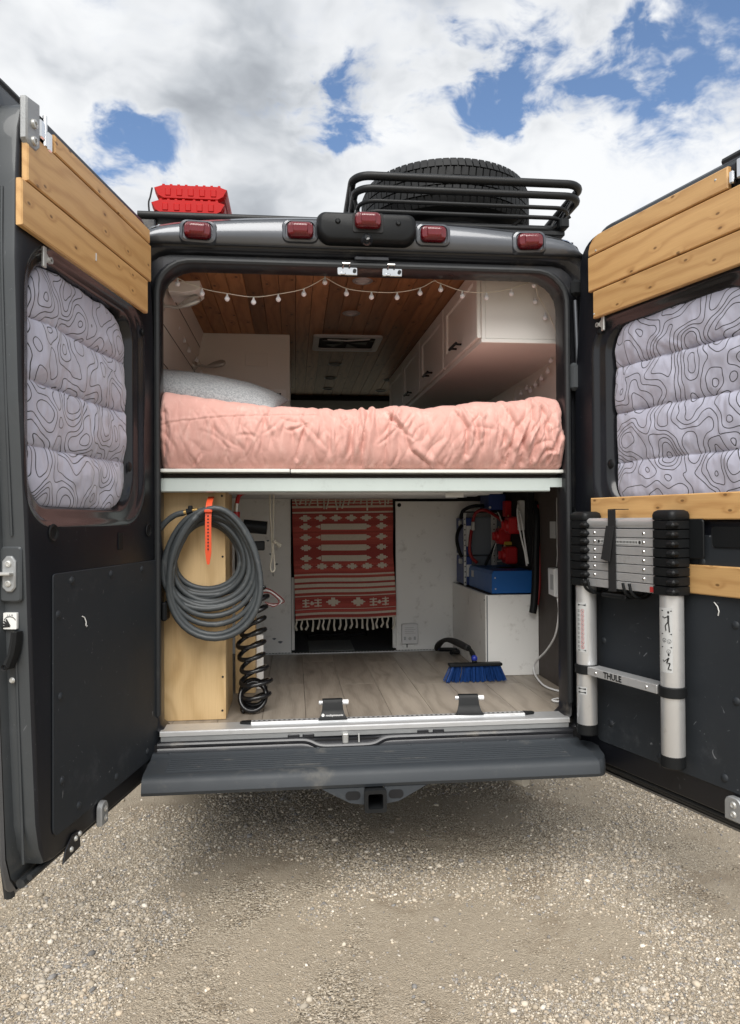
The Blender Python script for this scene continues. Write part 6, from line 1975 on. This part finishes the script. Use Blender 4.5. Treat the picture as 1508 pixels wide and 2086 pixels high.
cable('tie_strap', 'strap_web', [(-.858, .212, 2.590), (-.862, .215, 2.64), (-.857, .222, 2.668), (-.854, .245, 2.715)], .0035, 'thin black tie lashing the red traction boards to the bar', 6)

# ---- roof basket
bk = thing('roof_basket', 'black tubular roof basket at the rear right of the roof', 'roof basket', (.42, .65, 2.53))
def ring3(x0, x1, y0, y1, z, r_, tilt=0):
    return [(x, y, z + tilt * (x - .4)) for x, y in rrect(x0, x1, y0, y1, r_, 8)]
B_Y0, B_Y1 = .075, 1.20
put(MB().tube(ring3(-.045, .900, B_Y0, B_Y1, 2.722, .07), .0165, 12, closed=True), 'top_rail', 'powder_coat', bk, smooth=180)
put(MB().tube(ring3(-.035, .893, B_Y0 + .002, B_Y1, 2.674, .07), .0145, 12, closed=True), 'upper_rail', 'powder_coat', bk, smooth=180)
put(MB().tube(ring3(-.020, .856, B_Y0 + .012, B_Y1, 2.628, .07), .0085, 10, closed=True), 'middle_rail', 'powder_coat', bk, smooth=180)
put(MB().tube(ring3(-.010, .832, B_Y0 + .02, B_Y1, 2.590, .07), .0085, 10, closed=True), 'lower_rail', 'powder_coat', bk, smooth=180)
put(MB().tube(ring3(0, .800, B_Y0 + .035, B_Y1, 2.548, .06), .011, 10, closed=True), 'base_rail', 'powder_coat', bk, smooth=180)
for yk in (B_Y0 + .09, .38, .70, 1.0):
    for sx in (0, 1):
        xt, xb = (-.045, .0) if sx == 0 else (.900, .800)
        put(MB().tube(catmull([(xb, yk, 2.548), (xb + (xt - xb) * .35, yk, 2.60), (xt, yk, 2.715)], 6), .0085, 8), 'post', 'powder_coat', bk, smooth=180)
    put(MB().bx(.0, .80, yk - .012, yk + .012, 2.541, 2.551, .003), 'floor_slat', 'powder_coat', bk)
for (xa, ya, xb, yb2) in ((-.045, B_Y0 + .06, -.02, .55), (.895, B_Y0 + .06, .84, .60)):
    put(MB().tube([(xa, ya, 2.715), (xb, yb2, 2.56)], .010, 8), 'brace', 'powder_coat', bk)
for xk in (.60, .78):
    put(MB().tube([(xk * .96 + .02, B_Y0 + .06, 2.548), (xk + .07, B_Y0 + .02, 2.60)], .008, 8), 'post', 'powder_coat', bk)
put(MB().bx(.05, .08, B_Y0 + .02, B_Y0 + .07, 2.575, 2.600, .004), 'clamp', 'black_plastic', bk)
put(MB().bx(.80, .84, B_Y0 + .0, B_Y0 + .07, 2.545, 2.585, .006), 'clamp', 'black_plastic', bk)
put(MB().bx(-.06, .83, .10, .16, 2.520, 2.541, .004), 'mounting_rail', 'powder_coat', bk)
for x in (.20, .30, .42, .50):
    put(MB().prism([(x - .022, .0), (x + .022, .0), (x + .016, .020), (x - .016, .020)], .20, .205, 'y') if False else MB().bx(x - .02, x + .02, .165, .20, 2.541, 2.562, .006), 'bolt_plate', 'zinc', bk)

# ---- spare tyre lying flat
tc_ = Vector((.418, .540, 2.640))
sp = thing('spare_tyre', 'black spare tyre lying flat inside the roof basket', 'tyre', tuple(tc_))
Ro, Wd = .386, .240
q = MB().lathe([(.225, .03), (.235, .012), (.30, .004), (.345, .010), (.366, .030), (.374, .045), (.374, Wd - .045), (.366, Wd - .030), (.345, Wd - .010), (.30, Wd - .004), (.235, Wd - .012), (.225, Wd - .03)], 72, tc_, 'z')
put(q, 'carcass', 'tyre_rubber', sp, smooth=60)
q = MB()
nb_ = 76
for zi, (za, zb2, ph) in enumerate(((.022, .060, 0), (.066, .100, .5), (.106, .136, .2), (.142, .176, .7), (.182, .220, .4))):
    for k in range(nb_):
        a0 = 2 * math.pi * (k + ph) / nb_ + .006
        a1 = 2 * math.pi * (k + 1 + ph) / nb_ - .010
        sk_ = .010 * (1 if zi % 2 else -1)
        def pt(a, r_, z): return (tc_.x + r_ * math.cos(a), tc_.y + r_ * math.sin(a), tc_.z + z)
        r1 = Ro - (.010 if zi in (0, 4) else 0)
        ra, rb2 = (Ro - .016 if zi == 0 else Ro), (Ro - .016 if zi == 4 else Ro)
        am = (a0 + a1) / 2
        q.add([pt(a0, .37, za), pt(a1, .37, za), pt(a1 + sk_, .37, zb2), pt(a0 + sk_, .37, zb2), pt(a0, ra, za), pt(a1, ra, za), pt(a1 + sk_, rb2, zb2), pt(a0 + sk_, rb2, zb2)], [(4, 5, 6, 7), (0, 4, 7, 3), (1, 2, 6, 5), (0, 1, 5, 4), (3, 7, 6, 2)])
put(q, 'tread_blocks', 'tyre_rubber', sp, smooth=0)
q = MB().lathe([(.0001, .12), (.07, .12), (.10, .09), (.19, .08), (.205, .03), (.226, .022), (.228, .03), (.21, .05), (.205, .20), (.228, .21)], 40, tc_, 'z')
put(q, 'steel_rim', 'cast_alloy', sp, smooth=40)
